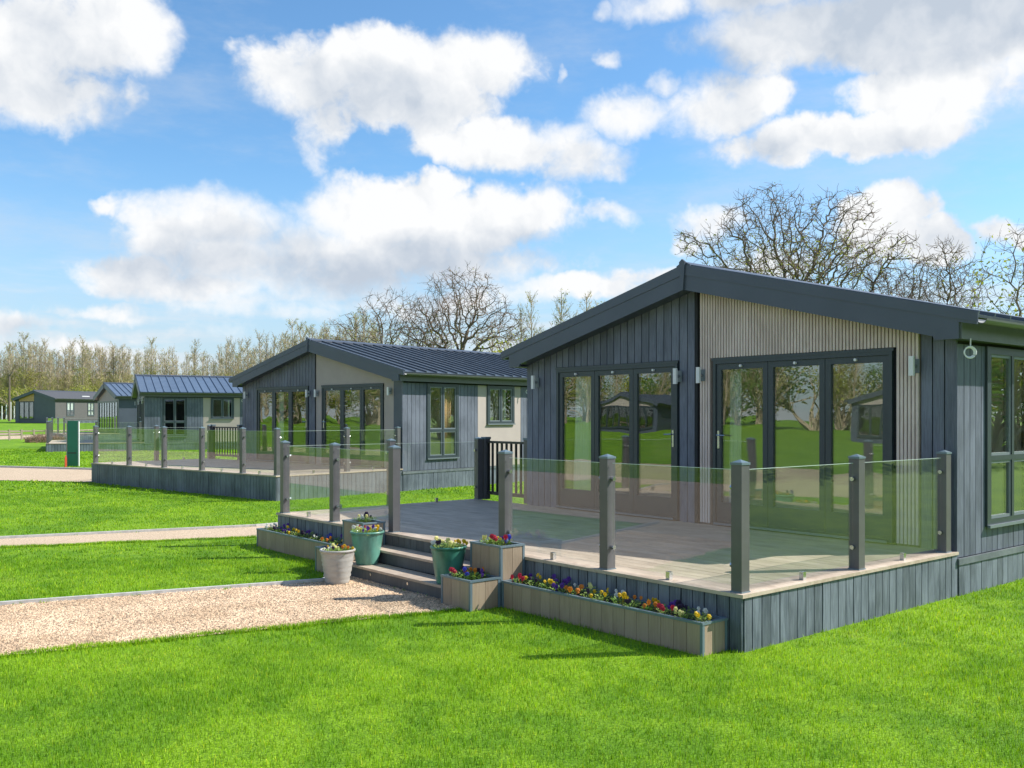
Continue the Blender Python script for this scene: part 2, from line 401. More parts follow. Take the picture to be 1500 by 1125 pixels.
# path to the steps of the near lodge (left edge, right edge)
P1L = [(-.62, 5.45), (-1.06, 5.21), (-4.31, 6.10), (-6.6, 6.75)]
P1R = [(-.62, 2.95), (-.93, 2.93), (-4.77, 3.80), (-6.6, 4.25)]
sheet('path', list(zip(P1L, P1R)), M['gravel'], .008)
P2L = [(3.4, 12.3), (.72, 10.99), (-3.16, 12.04), (-6.6, 13.0)]
P2R = [(3.4, 9.4), (.11, 9.65), (-3.38, 10.9), (-6.6, 11.9)]
sheet('path', list(zip([(3.3, 11.1), (.72, 10.99), (-3.16, 12.04), (-6.6, 13.0)], [(3.3, 9.6), (.11, 9.65), (-3.38, 10.9), (-6.6, 11.9)])), M['gravel'], .008)
sheet('path', [((6.2, 27.6), (5.4, 22.6)), ((3.49, 30.6), (1.84, 24.7)), ((1.18, 34.0), (-.2, 27.2)), ((-3.5, 38.0), (-6.5, 32.0))], M['gravel'], .012)
RL = [(-7.4, -60), (-7.0, -25), (-6.5, -6.2), (-6.3, 5), (-6.1, 11), (-6.1, 20), (-5.0, 34), (-2.5, 52), (2.8, 63.5), (12, 69), (25, 74)]
RR = [(-15.6, -60), (-15.6, -25), (-15.5, -8), (-15.5, 5), (-15.6, 12), (-15.5, 21), (-14, 40), (-9, 60), (0.5, 69.5), (10.5, 74.5), (24, 79.5)]
sheet('gravel_road', list(zip(RL, RR)), M['gravel'], .004)
sheet('track', [((-14, 90), (-14, 93)), ((12, 84), (12, 87)), ((30, 88), (30, 91))], M['gravel'], .03)
sheet('bare_ground', [((-9, 73.5), (-9, 81)), ((6, 74.5), (6, 81)), ((11, 77), (12, 81))], M['dirt'], .02)
# edgings
def edging(pts, label, w_=.045, h=.045):
    mb = MB(); L = []
    for a, b in zip(pts[:-1], pts[1:]):
        d = Vector((b[0] - a[0], b[1] - a[1])); n = Vector((-d.y, d.x)).normalized() * w_ / 2
        zA, zB = terr(*a), terr(*b)
        mb.hexa([(a[0] + n.x, a[1] + n.y, zA - .05), (a[0] - n.x, a[1] - n.y, zA - .05), (b[0] - n.x, b[1] - n.y, zB - .05), (b[0] + n.x, b[1] + n.y, zB - .05)],
                [(a[0] + n.x, a[1] + n.y, zA + h), (a[0] - n.x, a[1] - n.y, zA + h), (b[0] - n.x, b[1] - n.y, zB + h), (b[0] + n.x, b[1] + n.y, zB + h)])
    tag(mb.build('path_edging', M['concrete']), label, 'edging')
edging([(-.80, 5.47), (-1.06, 5.23), (-2.2, 5.54), (-4.31, 6.12), (-6.5, 6.76)], 'pale edging strip along the far side of the near gravel path')
edging([(3.3, 11.13), (.72, 11.02), (-3.16, 12.07), (-6.3, 12.9)], 'pale edging strip along the middle gravel path', .05)
edging([(3.9, 30.0), (3.45, 30.65), (1.15, 34.05), (-3.5, 38.05)], 'pale kerb strip beside the farthest gravel path at left', .12, .07)

# ------------------------------------------------------------------ lodges
SL = .2506
def lodge(label, loc, rz, W=7.24, Lh=12.0, dz=0.0, detail=2, style='main', roofm='roof', glaz='std', cat='lodge', group=None):
    """local frame: front wall in the plane x=0, the house runs to +x, y from 0 (right corner) to W, z=0 at ground"""
    T = thing('lodge', label, cat, loc, rz, group)
    mid = W / 2; OH = .25; OS = .33
    RZ = 4.035 + dz + (mid - 3.62) * SL
    def ztop(y): return RZ - abs(y - mid) * SL
    def zund(y): return ztop(y) - .30
    fl = .50 + dz; z0 = .36 + dz
    eav = ztop(0)
    board = M['slate']
    # ---- front wall openings
    ops = []
    if glaz == 'std':
        ops = [(.74 * W / 7.24, 3.31 * W / 7.24, 'r'), (3.94 * W / 7.24, 6.47 * W / 7.24, 'l')]
    elif glaz == 'gable': ops = [(.5, W - .5, 'g')]
    elif glaz == 'half': ops = [(mid + .2, W - .7, 'h')]
    dtop = 2.73 + dz
    def seg(mb, y0, y1, za, x0, x1):
        def q(a, b): mb.hexa([(x0, a, za), (x1, a, za), (x1, b, za), (x0, b, za)], [(x0, a, zund(a)), (x1, a, zund(a)), (x1, b, zund(b)), (x0, b, zund(b))])
        if y0 < mid - 1e-6 < y1 - 2e-6: q(y0, mid); q(mid, y1)
        else: q(y0, y1)
    back = MB()
    ys = [0.02]
    for a, b, _ in ops: ys += [a, b]
    ys.append(W - .02)
    for i in range(0, len(ys), 2): seg(back, ys[i], ys[i + 1], fl if False else .05, .03, .13)
    for a, b, _ in ops:
        seg(back, a, b, dtop, .03, .13); back.box(.03, .13, a, b, .05, fl)
    # side wall with openings
    if style in ('main', 'row'):
        sides = [(.71 if style == 'main' else .91, 2.0 if style == 'main' else 2.04, .74 + dz, 2.74 + dz, 'tall'), (3.33, 4.44, 1.67 + dz, 2.74 + dz, 'small'), (6.6, 8.2, 1.4 + dz, 2.6 + dz, 'small')]
    elif style == 'far':
        sides = [(1.6, 2.6, 1.0 + dz, 2.6 + dz, 'blind'), (4.6, 5.5, 1.0 + dz, 2.6 + dz, 'blind')]
    else:
        sides = [(1.3, 1.9, 1.0 + dz, 2.5 + dz, 'small')]
    zs = zund(0) + .02
    xs = .13
    for (a, b, c, d, k) in sides:
        back.box(xs, a, .03, .13, .05, zs); back.box(a, b, .03, .13, .05, c); back.box(a, b, .03, .13, d, zs); xs = b
    back.box(xs, Lh, .03, .13, .05, zs)
    back.box(.13, Lh, W - .13, W - .03, .05, zs)
    back.box(Lh - .1, Lh, .13, W - .13, .05, zs)
    back.build('wall', M['groove'] if style in ('main', 'row') else M['fascia'], T)
    # ---- claddings of the front
    bw = .145
    slat_half = {'main': 'slat', 'row': 'panel', 'far': 'blank', 'glz': 'panel'}[style]
    def fboards(y0, y1, za, joined):
        n = max(1, round((y1 - y0) / bw)); s_ = (y1 - y0) / n
        for i in range(n):
            a = y0 + i * s_ + .007; b = y0 + (i + 1) * s_ - .007
            mb = joined if joined is not None else MB()
            px = random.uniform(0, .003)
            mb.hexa([(-.005 - px, a, za), (.03, a, za), (.03, b, za), (-.005 - px, b, za)], [(-.005 - px, a, zund(a)), (.03, a, zund(a)), (.03, b, zund(b)), (-.005 - px, b, zund(b))])
            if joined is None: mb.build('wall_board', board, T)
    joined = None if detail >= 2 else MB()
    lo = .08
    if glaz == 'std':
        a, b, _ = ops[1]
        fboards(mid + .005, a - .02, lo, joined); fboards(a - .02, b + .02, dtop + .04, joined); fboards(b + .02, W - .005, lo, joined)
        a, b, _ = ops[0]
        sl_r = .42
        if slat_half == 'slat':
            sb = MB(); pitch = .0452; n = int((mid - .07 - sl_r) / pitch)
            for i in range(n):
                y = sl_r + .01 + i * pitch
                za = dtop + .04 if (y > a - .06 and y < b + .04) else fl + .01
                sb.hexa([(-.024, y, za), (.015, y, za), (.015, y + .031, za), (-.024, y + .031, za)], [(-.024, y, zund(y)), (.015, y, zund(y)), (.015, y + .031, zund(y)), (-.024, y + .031, zund(y))])
            sb.build('slat', M['slat'], T, kind='stuff')
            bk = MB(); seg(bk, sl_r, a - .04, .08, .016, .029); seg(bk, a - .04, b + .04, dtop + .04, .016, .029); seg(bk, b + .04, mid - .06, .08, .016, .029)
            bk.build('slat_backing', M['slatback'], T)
            MB().hexa([(-.035, mid - .05, lo), (.03, mid - .05, lo), (.03, mid + .002, lo), (-.035, mid + .002, lo)], [(-.035, mid - .05, zund(mid - .05)), (.03, mid - .05, zund(mid - .05)), (.03, mid + .002, zund(mid)), (-.035, mid + .002, zund(mid))]).build('corner_trim', M['groove'], T)
            fboards(.005, sl_r - .01, lo, joined)
        else:
            bk = MB(); seg(bk, .36, a - .02, .08, 0, .029); seg(bk, a - .02, b + .02, dtop + .04, 0, .029); seg(bk, b + .02, mid - .03, .08, 0, .029)
            bk.build('rendered_panel', M['render_g'], T)
            MB().hexa([(-.02, mid - .025, lo), (.03, mid - .025, lo), (.03, mid + .002, lo), (-.02, mid + .002, lo)], [(-.02, mid - .025, zund(mid - .025)), (.03, mid - .025, zund(mid - .025)), (.03, mid + .002, zund(mid)), (-.02, mid + .002, zund(mid))]).build('corner_trim', M['groove'], T)
            bk = MB(); seg(bk, .005, .35, .08, -.012, .029); bk.build('corner_board', M['fascia'], T)
    elif glaz == 'half':
        bk = MB(); seg(bk, .005, mid + .2, .08, 0, .029); bk.build('dark_panel', M['fascia'], T)
        bk = MB(); seg(bk, mid + .2, W - .7, dtop, 0, .029); bk.build('timber_gable', M['orange_wood'], T)
        bk = MB(); seg(bk, W - .7, W - .005, .08, 0, .029); bk.build('corner_board', M['fascia'], T)
    else:
        bk = MB(); seg(bk, .5, W - .5, dtop, 0, .029); bk.build('rendered_panel', M['render_g'], T)
        bk = MB(); seg(bk, .005, .5, .08, -.01, .029); seg(bk, W - .5, W - .005, .08, -.01, .029); bk.build('corner_board', M['fascia'], T)
    if joined is not None and joined.v: joined.build('wall_board', board, T, kind='stuff')
    # ---- doors
    def leaf(y0, y1, za, zb, handle, blind=0):
        g = .004; y0 += g; y1 -= g; fw = .075; fb = .27 if handle is not None else .12
        mb = MB()
        mb.box(-.012, .05, y0, y0 + fw, za, zb); mb.box(-.012, .05, y1 - fw, y1, za, zb)
        mb.box(-.011, .049, y0 + fw, y1 - fw, zb - fw, zb); mb.box(-.011, .049, y0 + fw, y1 - fw, za, za + fb)
        D_ = mb.build('door_leaf', M['frame'], T)
        MB().box(.012, .03, y0 + fw, y1 - fw, za + fb, zb - fw).build('pane', M['paneglass'], D_)
        if detail >= 1:
            MB().tube([(-.045, (y0 + y1) / 2, zb - .035), (-.012, (y0 + y1) / 2, zb - .035)], .018, 8).build('closer', M['white'], D_)
        if handle:
            hy = y1 - fw / 2 if handle > 0 else y0 + fw / 2; s_ = -1 if handle > 0 else 1
            hb = MB().box(-.022, -.0125, hy - .016, hy + .016, 1.0 + za, 1.24 + za)
            hb.tube([(-.02, hy, 1.18 + za), (-.06, hy, 1.18 + za), (-.06, hy + s_ * .13, 1.175 + za)], .010, 6)
            hb.build('handle', M['steel'], D_)
    for (a, b, k) in ops:
        zb = dtop
        fr = MB(); fw = .045
        fr.box(-.03, .07, a, a + fw, fl, zb); fr.box(-.03, .07, b - fw, b, fl, zb); fr.box(-.0295, .0695, a + fw, b - fw, zb - fw, zb); fr.box(-.06, .0695, a + fw, b - fw, fl, fl + .035)
        if k in 'rl':
            fr.box(-.034, -.0305, a - .02, b + .02, zb - .001, zb + .035)
        fr.build('door_frame', M['frame'], T)
        n = 3 if k in 'rl' else (7 if k == 'g' else 3)
        s_ = (b - a - 2 * fw) / n
        for i in range(n):
            h = (1 if (i == n - 1) else 0) if k == 'r' else ((-1 if i == 0 else 0) if k == 'l' else None)
            leaf(a + fw + i * s_, a + fw + (i + 1) * s_, fl + .037, zb - fw - .004, h)
        if k in 'rl':
            MB().box(-.075, -.061, a + fw, b - fw, fl + .003, fl + .03).build('threshold', M['sash'], T)
    # ---- wall lights
    if glaz == 'std' and detail >= 1:
        for y in (.46, mid - .13, mid + .28, W - .29):
            L_ = MB().box(-.135, -.10, y - .028, y + .028, fl + 1.93, fl + 2.15).build('wall_light', M['white'], T)
            MB().tube([(-.10, y - .005, fl + 2.04), (-.034, y - .005, fl + 2.04)], .022, 8).build('bracket', M['steel'], L_)
            MB().box(-.034, -.031, y - .05, y + .05, fl + 1.96, fl + 2.12).build('back_plate', M['sash'], L_)
    # ---- side cladding (faces -y)
    regs = []
    if style in ('main', 'row'):
        regs = [(.0, 2.9, board, 'b'), (2.9, 4.8, M['render_l'], 'p'), (4.8, Lh, board, 'b')]
    else: regs = [(.0, Lh, M['grey_side'] if style == 'far' else M['fascia'], 'p')]
    zc = zund(0) - .06
    jm = MB()
    for (a, b, m_, k) in regs:
        if k == 'b':
            cuts = sorted(set([a, b] + [v_ for s_ in sides for v_ in s_[:2] if a < v_ < b]))
            for ca, cb in zip(cuts[:-1], cuts[1:]):
                op = next((s_ for s_ in sides if s_[0] <= ca + 1e-6 and s_[1] >= cb - 1e-6), None)
                n = max(1, round((cb - ca) / .14)); s_ = (cb - ca) / n
                for i in range(n):
                    x0 = ca + i * s_ + .006; x1 = ca + (i + 1) * s_ - .006
                    if ca == 0 and i == 0: x0 = -.02
                    for (za, zb) in ([(z0 + .06, zc)] if op is None else [(z0 + .06, op[2] - .03), (op[3] + .03, zc)]):
                        px = random.uniform(0, .004)
                        if detail >= 2: ubox('wall_board', m_, T, x0, x1, -.005 - px, .03, za, zb)
                        else: jm.box(x0, x1, -.005 - px, .03, za, zb)
        else:
            pb = MB(); xx = a + .003
            for s_ in [q for q in sides if q[0] >= a and q[1] <= b]:
                pb.box(xx, s_[0], -.003, .03, z0 + .06, zc); pb.box(s_[0], s_[1], -.003, .03, z0 + .06, s_[2] - .03); pb.box(s_[0], s_[1], -.003, .03, s_[3] + .03, zc); xx = s_[1]
            pb.box(xx, b - .003, -.003, .03, z0 + .06, zc); pb.build('rendered_panel', m_, T)
    if jm.v: jm.build('wall_board', board, T, kind='stuff')
    MB().box(-.022, Lh, -.03, .029, z0 - .02, z0 + .05).build('base_trim', M['trim'], T)
    sk = MB(); n = int(Lh / .14)
    for i in range(n):
        px = random.uniform(0, .006)
        if detail >= 2 and i < 60: ubox('skirt_board', M['skirt'], T, i * .14 + .004, i * .14 + .136, -.012 - px, .03, -.06, z0 - .021)
        else: sk.box(i * .14 + .004, i * .14 + .136, -.012 - px, .03, -.06, z0 - .021)
    if sk.v: sk.build('skirt_board', M['skirt'], T, kind='stuff')
    # ---- windows
    for (a, b, c, d, k) in sides:
        fw = .055; fr = MB()
        fr.box(a - .045, a + fw, -.035, .07, c - .03, d + .03); fr.box(b - fw, b + .045, -.035, .07, c - .03, d + .03)
        fr.box(a + fw, b - fw, -.0345, .0695, d - fw, d + .03); fr.box(a + fw, b - fw, -.0345, .0695, c - .03, c + fw)
        m_ = (a + b) / 2
        fr.box(m_ - .03, m_ + .03, -.033, .069, c + fw, d - fw)
        tr = c + (d - c) * .375 if k in ('tall', 'blind') else None
        if tr: fr.box(a + fw, m_ - .03, -.032, .068, tr - .03, tr + .03); fr.box(m_ + .03, b - fw, -.032, .068, tr - .03, tr + .03)
        Wn = fr.build('window', M['frame'], T)
        MB().box(a - .05, b + .05, -.07, -.036, c - .045, c - .012).build('sill', M['sash'], Wn)
        for (xa, xb) in ((a + fw, m_ - .03), (m_ + .03, b - fw)):
            for (za, zb) in ([(c + fw, tr - .03), (tr + .03, d - fw)] if tr else [(c + fw, d - fw)]):
                s_ = .03; sb = MB()
                sb.box(xa + .002, xa + s_, -.02, .03, za, zb); sb.box(xb - s_, xb - .002, -.02, .03, za, zb)
                sb.box(xa + s_, xb - s_, -.019, .029, zb - s_, zb); sb.box(xa + s_, xb - s_, -.019, .029, za, za + s_)
                sb.build('sash', M['sash'], Wn)
                MB().box(xa + s_, xb - s_, 0, .012, za + s_, zb - s_).build('pane', M['paneglass'], Wn)
                if k == 'blind' and za > c + .3 or (k == 'blind' and a > 4): MB().box(xa + s_, xb - s_, .04, .05, za + s_, zb - s_).build('blind', M['white'], Wn)
    # ---- roof
    rt = M[roofm]
    ang = math.atan(SL); half = mid + OS; ln = half / math.cos(ang)
    pw = .38 if roofm != 'roof_dark' else 1.2
    npan = int((Lh + 2 * OH) / pw); pw = (Lh + 2 * OH) / npan
    pm = MB().box(.0, pw - .004, 0, ln, -.03, 0)
    if roofm != 'roof_dark': pm.box(0, .028, 0.0, ln, .0005, .04)
    pme = pm.mesh('roof_panel', rt)
    for side in (0, 1):
        for i in range(npan):
            if side == 0: link('roof_panel', pme, T, (-OH + i * pw, -OS, ztop(-OS)), (ang, 0, 0))
            else: link('roof_panel', pme, T, (-OH + (i + 1) * pw, W + OS, ztop(W + OS)), (ang, 0, math.pi))
    MB().prismX([(mid - .12, RZ - .02), (mid + .12, RZ - .02), (mid + .12, RZ + .015), (mid + .02, RZ + .065), (mid - .02, RZ + .065), (mid - .12, RZ + .015)], -OH - .03, Lh + OH + .01).build('ridge_cap', M['fascia'], T)
    # verge fascias, front and back: main board and proud upper strip
    for xa, xb in ((-OH - .03, -OH), (Lh + OH, Lh + OH + .03)):
        for s_ in (-1, 1):
            def Y(u): return mid + s_ * u
            zt = lambda u: RZ - u * SL + .015
            be = mid + .14
            poly = [(Y(.02), zt(.02)), (Y(half), zt(half)), (Y(half), zt(half) - .12), (Y(be), zt(be) - .13), (Y(be), 2.80 + dz), (Y(mid - .27), 2.80 + dz), (Y(mid - .27), zt(mid - .27) - .335), (Y(.02), zt(.02) - .335)]
            poly[5] = (Y(mid - .12), min(2.80 + dz, zt(mid - .12) - .335)); poly[6] = (Y(mid - .14), zt(mid - .14) - .335)
            if s_ < 0: poly = poly[::-1]
            MB().prismX(poly, xa, xb).build('fascia', M['fascia'], T)
            up = [(Y(.02), zt(.02) + .012), (Y(half + .015), zt(half + .015) + .012), (Y(half + .015), zt(half) - .10), (Y(.02), zt(.02) - .13)]
            if s_ < 0: up = up[::-1]
            xo = (xa - .009, xa - .0005) if xa < 0 else (xb + .0005, xb + .009)
            MB().prismX(up, *xo).build('verge_trim', M['fascia'], T)
        x_ = xa - .03 if xa < 0 else xb
        MB().prismX([(mid - .018, RZ - .33), (mid + .018, RZ - .33), (mid + .05, RZ + .06), (mid, RZ + .10), (mid - .05, RZ + .06)], x_, x_ + .03).build('ridge_finial', M['fascia'], T)
    # soffits, eaves boxes, gutters
    sf = MB()
    for s_ in (0, 1):
        ya, yb = (-.14, .03) if s_ == 0 else (W - .03, W + .14)
        sf.box(-OH, Lh + OH, ya, yb, 2.805 + dz, 2.825 + dz)
    sf.hexa([(-OH + .001, .0, zund(0) + .001), (.12, .0, zund(0) + .001), (.12, mid, zund(mid) + .001), (-OH + .001, mid, zund(mid) + .001)], [(-OH + .001, .0, zund(0) + .02), (.12, 0, zund(0) + .02), (.12, mid, zund(mid) + .02), (-OH + .001, mid, zund(mid) + .02)])
    sf.hexa([(-OH + .001, mid + .001, zund(mid) + .001), (.12, mid + .001, zund(mid) + .001), (.12, W, zund(W) + .001), (-OH + .001, W, zund(W) + .001)], [(-OH + .001, mid + .001, zund(mid) + .02), (.12, mid + .001, zund(mid) + .02), (.12, W, zund(W) + .02), (-OH + .001, W, zund(W) + .02)])
    sf.build('soffit', M['fascia'], T)
    for s_ in (0, 1):
        y = -.16 if s_ == 0 else W + .14
        MB().box(-OH + .001, Lh + OH, y, y + .02, 2.80 + dz, ztop(-.14) - .04).build('eaves_board', M['gutter'], T)
        yc = -OS - .03 if s_ == 0 else W + OS + .03
        gb = MB(); zc_ = ztop(-OS) - .045; prof = []
        for i in range(9):
            q = math.pi + math.pi * i / 8; prof.append((yc + .055 * math.cos(q), zc_ + .055 * math.sin(q)))
        for i in range(9):
            q = 2 * math.pi - math.pi * i / 8; prof.append((yc + .047 * math.cos(q), zc_ + .047 * math.sin(q)))
        gb.prismX(prof, -OH + .02, Lh + OH - .02); gb.build('gutter', M['gutter'], T)
    # ---- interior
    if detail >= 1:
        MB().box(.14, Lh - .12, .14, W - .14, fl - .04, fl).build('interior_floor', M['intfloor'], T)
        MB().box(4.2, 4.28, .14, W - .14, fl, 2.9 + dz).build('interior_wall', M['intwall'], T)
        MB().box(.14, Lh - .12, .14, W - .14, 2.84 + dz, 2.86 + dz).build('ceiling', M['intwall'], T)
    # white cable coil under the eaves
    if detail >= 1:
        nm = 'coiled cable' 
        mb = MB(); x_, y_, z_ = (-.10, -.17, 2.66 + dz) if detail >= 2 else (4.9, -.2, 2.62 + dz)
        for k in range(3):
            pts = [(x_ + .036 * (1 + .1 * k) * math.cos(q * math.pi / 8), y_ - .006 * k - .036 * (1 + .1 * k) * math.cos(q * math.pi / 8), z_ + .052 * (1 + .1 * k) * math.sin(q * math.pi / 8)) for q in range(17)]
            mb.tube(pts, .008, 5)
        mb.tube([(x_ + .03, y_, z_ + .05), (x_ + .035, y_, 2.81 + dz)], .007, 5)
        o = mb.build('coiled_cable', M['white'], None)
        o.location = T.location; o.rotation_euler = T.rotation_euler
        tag(o, 'white cable coil hanging under the eaves of the ' + ('nearest lodge at its front corner' if detail >= 2 else ('second lodge beside the roof tip' if style == 'row' and roofm == 'roof' else 'blue-roofed lodge')), 'cable coil')
    return T

def curtain(loc, rz, y0, y1, z0, z1, label, sway=.0):
    mb = MB(); n = 40; v0 = len(mb.v)
    for k in range(9):
        f = k / 8; z = z0 + (z1 - z0) * f
        for i in range(n + 1):
            g = i / n; sp = 1 + sway * (1 - f) ** 1.5
            y = y0 + (y1 - y0) * g * sp; mb.v.append((.20 + .025 * math.sin(i * 1.35 + f) + .004 * math.sin(i * 3.1), y, z))
    for k in range(8):
        for i in range(n): a = k * (n + 1) + i; mb.f.append((a, a + 1, a + n + 2, a + n + 1))
    o = mb.build('curtain', M['curtain'], None, True); o.location = loc; o.rotation_euler = (0, 0, rz)
    sol = o.modifiers.new('thickness', 'SOLIDIFY'); sol.thickness = .003
    tag(o, label, 'curtain'); return o

L1 = lodge('nearest dark slate timber lodge with pale slatted gable panel, right foreground', (3.87, 0, 0), 0)
L2 = lodge('second dark timber lodge with smooth greige gable panel, behind the nearest lodge', (7.16, 16.09, 0), R(9.2), 7.5, 12, .11, 1, 'row')
L3 = lodge('low lodge with blue-grey standing seam roof seen side-on, left of the second lodge', (9.96, 44.73, .17), R(-14.9), 7.24, 12, 0.05, 1, 'row', 'roof_blue')
L4 = lodge('small far lodge with tall glazed gable between the blue-roofed lodge and the dark one', (14.16, 62.72, .36), R(-5.2), 7.24, 11, .03, 0, 'glz', 'roof_blue', 'gable')
L5 = lodge('farthest dark lodge with honey timber gable and grey side at the far left', (23.2, 116.4, 1.15), R(24), 7.24, 11, 0, 0, 'far', 'roof_dark', 'half')
L6 = lodge('dark lodge standing across the gravel road, mirrored in the door glass', (-47, 31, .1), R(170), 7.24, 12, 0, 0, 'glz', 'roof', 'gable')
tag_l6 = lodge('dark lodge farther down the gravel road, mirrored in the left door glass', (-52, 62, .3), R(165), 7.24, 12, 0, 0, 'glz', 'roof', 'gable')
curtain((3.87, 0, 0), 0, 3.02, 3.17, .5, 2.66, 'pale sheer curtain gathered at the left of the slatted-side doors', .25)
curtain((3.87, 0, 0), 0, 5.92, 6.22, .5, 2.66, 'pale sheer curtain gathered at the left of the timber-side doors', .3)
for (xa, xb, wh) in ((.97, 1.16, 'left'), (1.62, 1.98, 'right')):
    mb = MB(); n = 24
    for k in range(2):
        for i in range(n + 1): mb.v.append((xa + (xb - xa) * i / n, .16 + .02 * math.sin(i * 1.6), .75 + k * 2.05))
    for i in range(n): mb.f.append((i, i + 1, i + n + 2, i + n + 1))
    o = mb.build('curtain', M['tan'], None, True); o.location = (7.16, 16.09, 0); o.rotation_euler = (0, 0, R(9.2)); o.modifiers.new('thickness', 'SOLIDIFY').thickness = .003
    tag(o, 'honey tan curtain at the %s of the tall side window of the second lodge' % wh, 'curtain')
curtain((7.16, 16.09, 0), R(9.2), 5.6, 5.8, .61, 2.78, 'pale sheer curtain in the left doors of the second lodge', .1)
# roof skylight on the far lodge
MB().box(4.5, 5.6, .9, 1.5, 3.36, 3.44).build('skylight', M['white'], L5, rot=None)

# ------------------------------------------------------------------ decks
def deck(label, loc, rz, X, Y, z, skirt_individual, steps=None, y0=0.0, board_w=.145, group=None):
    T = thing('deck', label, 'deck', loc, rz, group)
    n = round((X - .14) / board_w); s_ = (X - .14) / n
    for i in range(n): ubox('deck_board', M['deck'], T, .14 + i * s_ + .003, .14 + (i + 1) * s_ - .003, y0 + .14, Y - .14, z - .028, z - random.uniform(0, .0015))
    sub = MB().box(.12, X, y0 + .05, Y - .05, z - .07, z - .03); sub.build('joists', M['groove'], T)
    MB().box(-.02, .138, y0 - .02, Y + .02, z - .03, z + .001).build('edge_board', M['nosing'], T)
    MB().box(.1385, X, y0 - .02, y0 + .138, z - .03, z + .0005).build('edge_board', M['nosing'], T)
    MB().box(.1385, X, Y - .138, Y + .02, z - .03, z + .0005).build('edge_board', M['nosing'], T)
    jm = MB(); bw = .13
    def bd(x0, x1, ya, yb, zt=z - .031):
        px = 0
        if skirt_individual: ubox('skirt_board', M['skirt'], T, x0, x1, ya, yb, -.06, zt)
        else: jm.box(x0, x1, ya, yb, -.06, zt)
    k = int((Y - y0) / bw); s_ = (Y - y0) / k
    for i in range(k):
        a = y0 + i * s_; 
        if steps and a > steps[0] - .05 and a + s_ < steps[1] + .05: continue
        bd(-random.uniform(0, .005), .02, a + .006, a + s_ - .006)
    k = int(X / bw); s_ = X / k
    for i in range(k):
        bd(i * s_ + .006 + (.02 if i == 0 else 0), (i + 1) * s_ - .006, y0 - random.uniform(0, .005), y0 + .02)
        bd(i * s_ + .006 + (.02 if i == 0 else 0), (i + 1) * s_ - .006, Y - .02, Y + random.uniform(0, .005))
    if jm.v: jm.build('skirt_board', M['skirt'], T, kind='stuff')
    MB().box(.022, .05, y0 + .022, Y - .022, -.05, z - .032).box(.051, X, y0 + .022, y0 + .05, -.05, z - .032).box(.051, X, Y - .05, Y - .022, -.05, z - .032).build('skirt_backing', M['groove'], T)
    if steps:
        a, b = steps; r = z / 3
        for i, (xa, zt) in enumerate(((-.64, r), (-.32, 2 * r))):
            MB().box(xa, xa + .318, a, b, zt - .028, zt).build('tread', M['nosing'], T)
            MB().box(xa + .02, xa + .04, a, b, (0 if i == 0 else r) + .001 - (.05 if i == 0 else 0), zt - .029).build('riser', M['riser'], T)
            MB().box(xa + .041, xa + .318, a, b, -.05, zt - .03 if i == 0 else zt - .03).build('step_carcass', M['groove'], T) if i == 0 else MB().box(-.278, -.001, a, b, r + .001, zt - .03).build('step_carcass', M['groove'], T)
        bw_ = .13; k = int((b - a) / bw_); s_ = (b - a) / k
        for i in range(k): ubox('riser', M['riser'], T, -.012, .015, a + i * s_ + .003, a + (i + 1) * s_ - .003, 2 * r + .001, z - .031)
        for y in (a + (b - a) * .36, a + (b - a) * .72):
            MB().tube([(-.625, y, r * .55), (-.608, y, r * .55)], .016, 10).build('step_light', M['steel'], T)
    return T
deck('raised timber deck with three steps in front of the nearest lodge', (0, 0, 0), 0, 3.86, 8.63, .486, True, (3.29, 5.49))
ux, uy = math.cos(R(9.2)), math.sin(R(9.2))
def l2(x, y): return (7.16 + x * ux - y * uy, 16.09 + x * uy + y * ux)
p = l2(-3.96, 0)
deck('raised timber deck in front of the second lodge, dark skirting', (p[0], p[1], 0), R(9.2), 3.95, 9.35, .597, False)
def l3(x, y, z=.17, o=(9.96, 44.73), a=-14.9): c, s = math.cos(R(a)), math.sin(R(a)); return (o[0] + x * c - y * s, o[1] + x * s + y * c, z)
deck('pale-edged raised deck of the blue-roofed lodge', l3(-4.6, 0), R(-14.9), 4.59, 7.6, .47, False)
deck('small deck in front of the glazed-gable lodge', l3(-3.6, -.3, .33, (14.16, 62.72), -5.2), R(-5.2), 3.59, 7.4, .5, False)

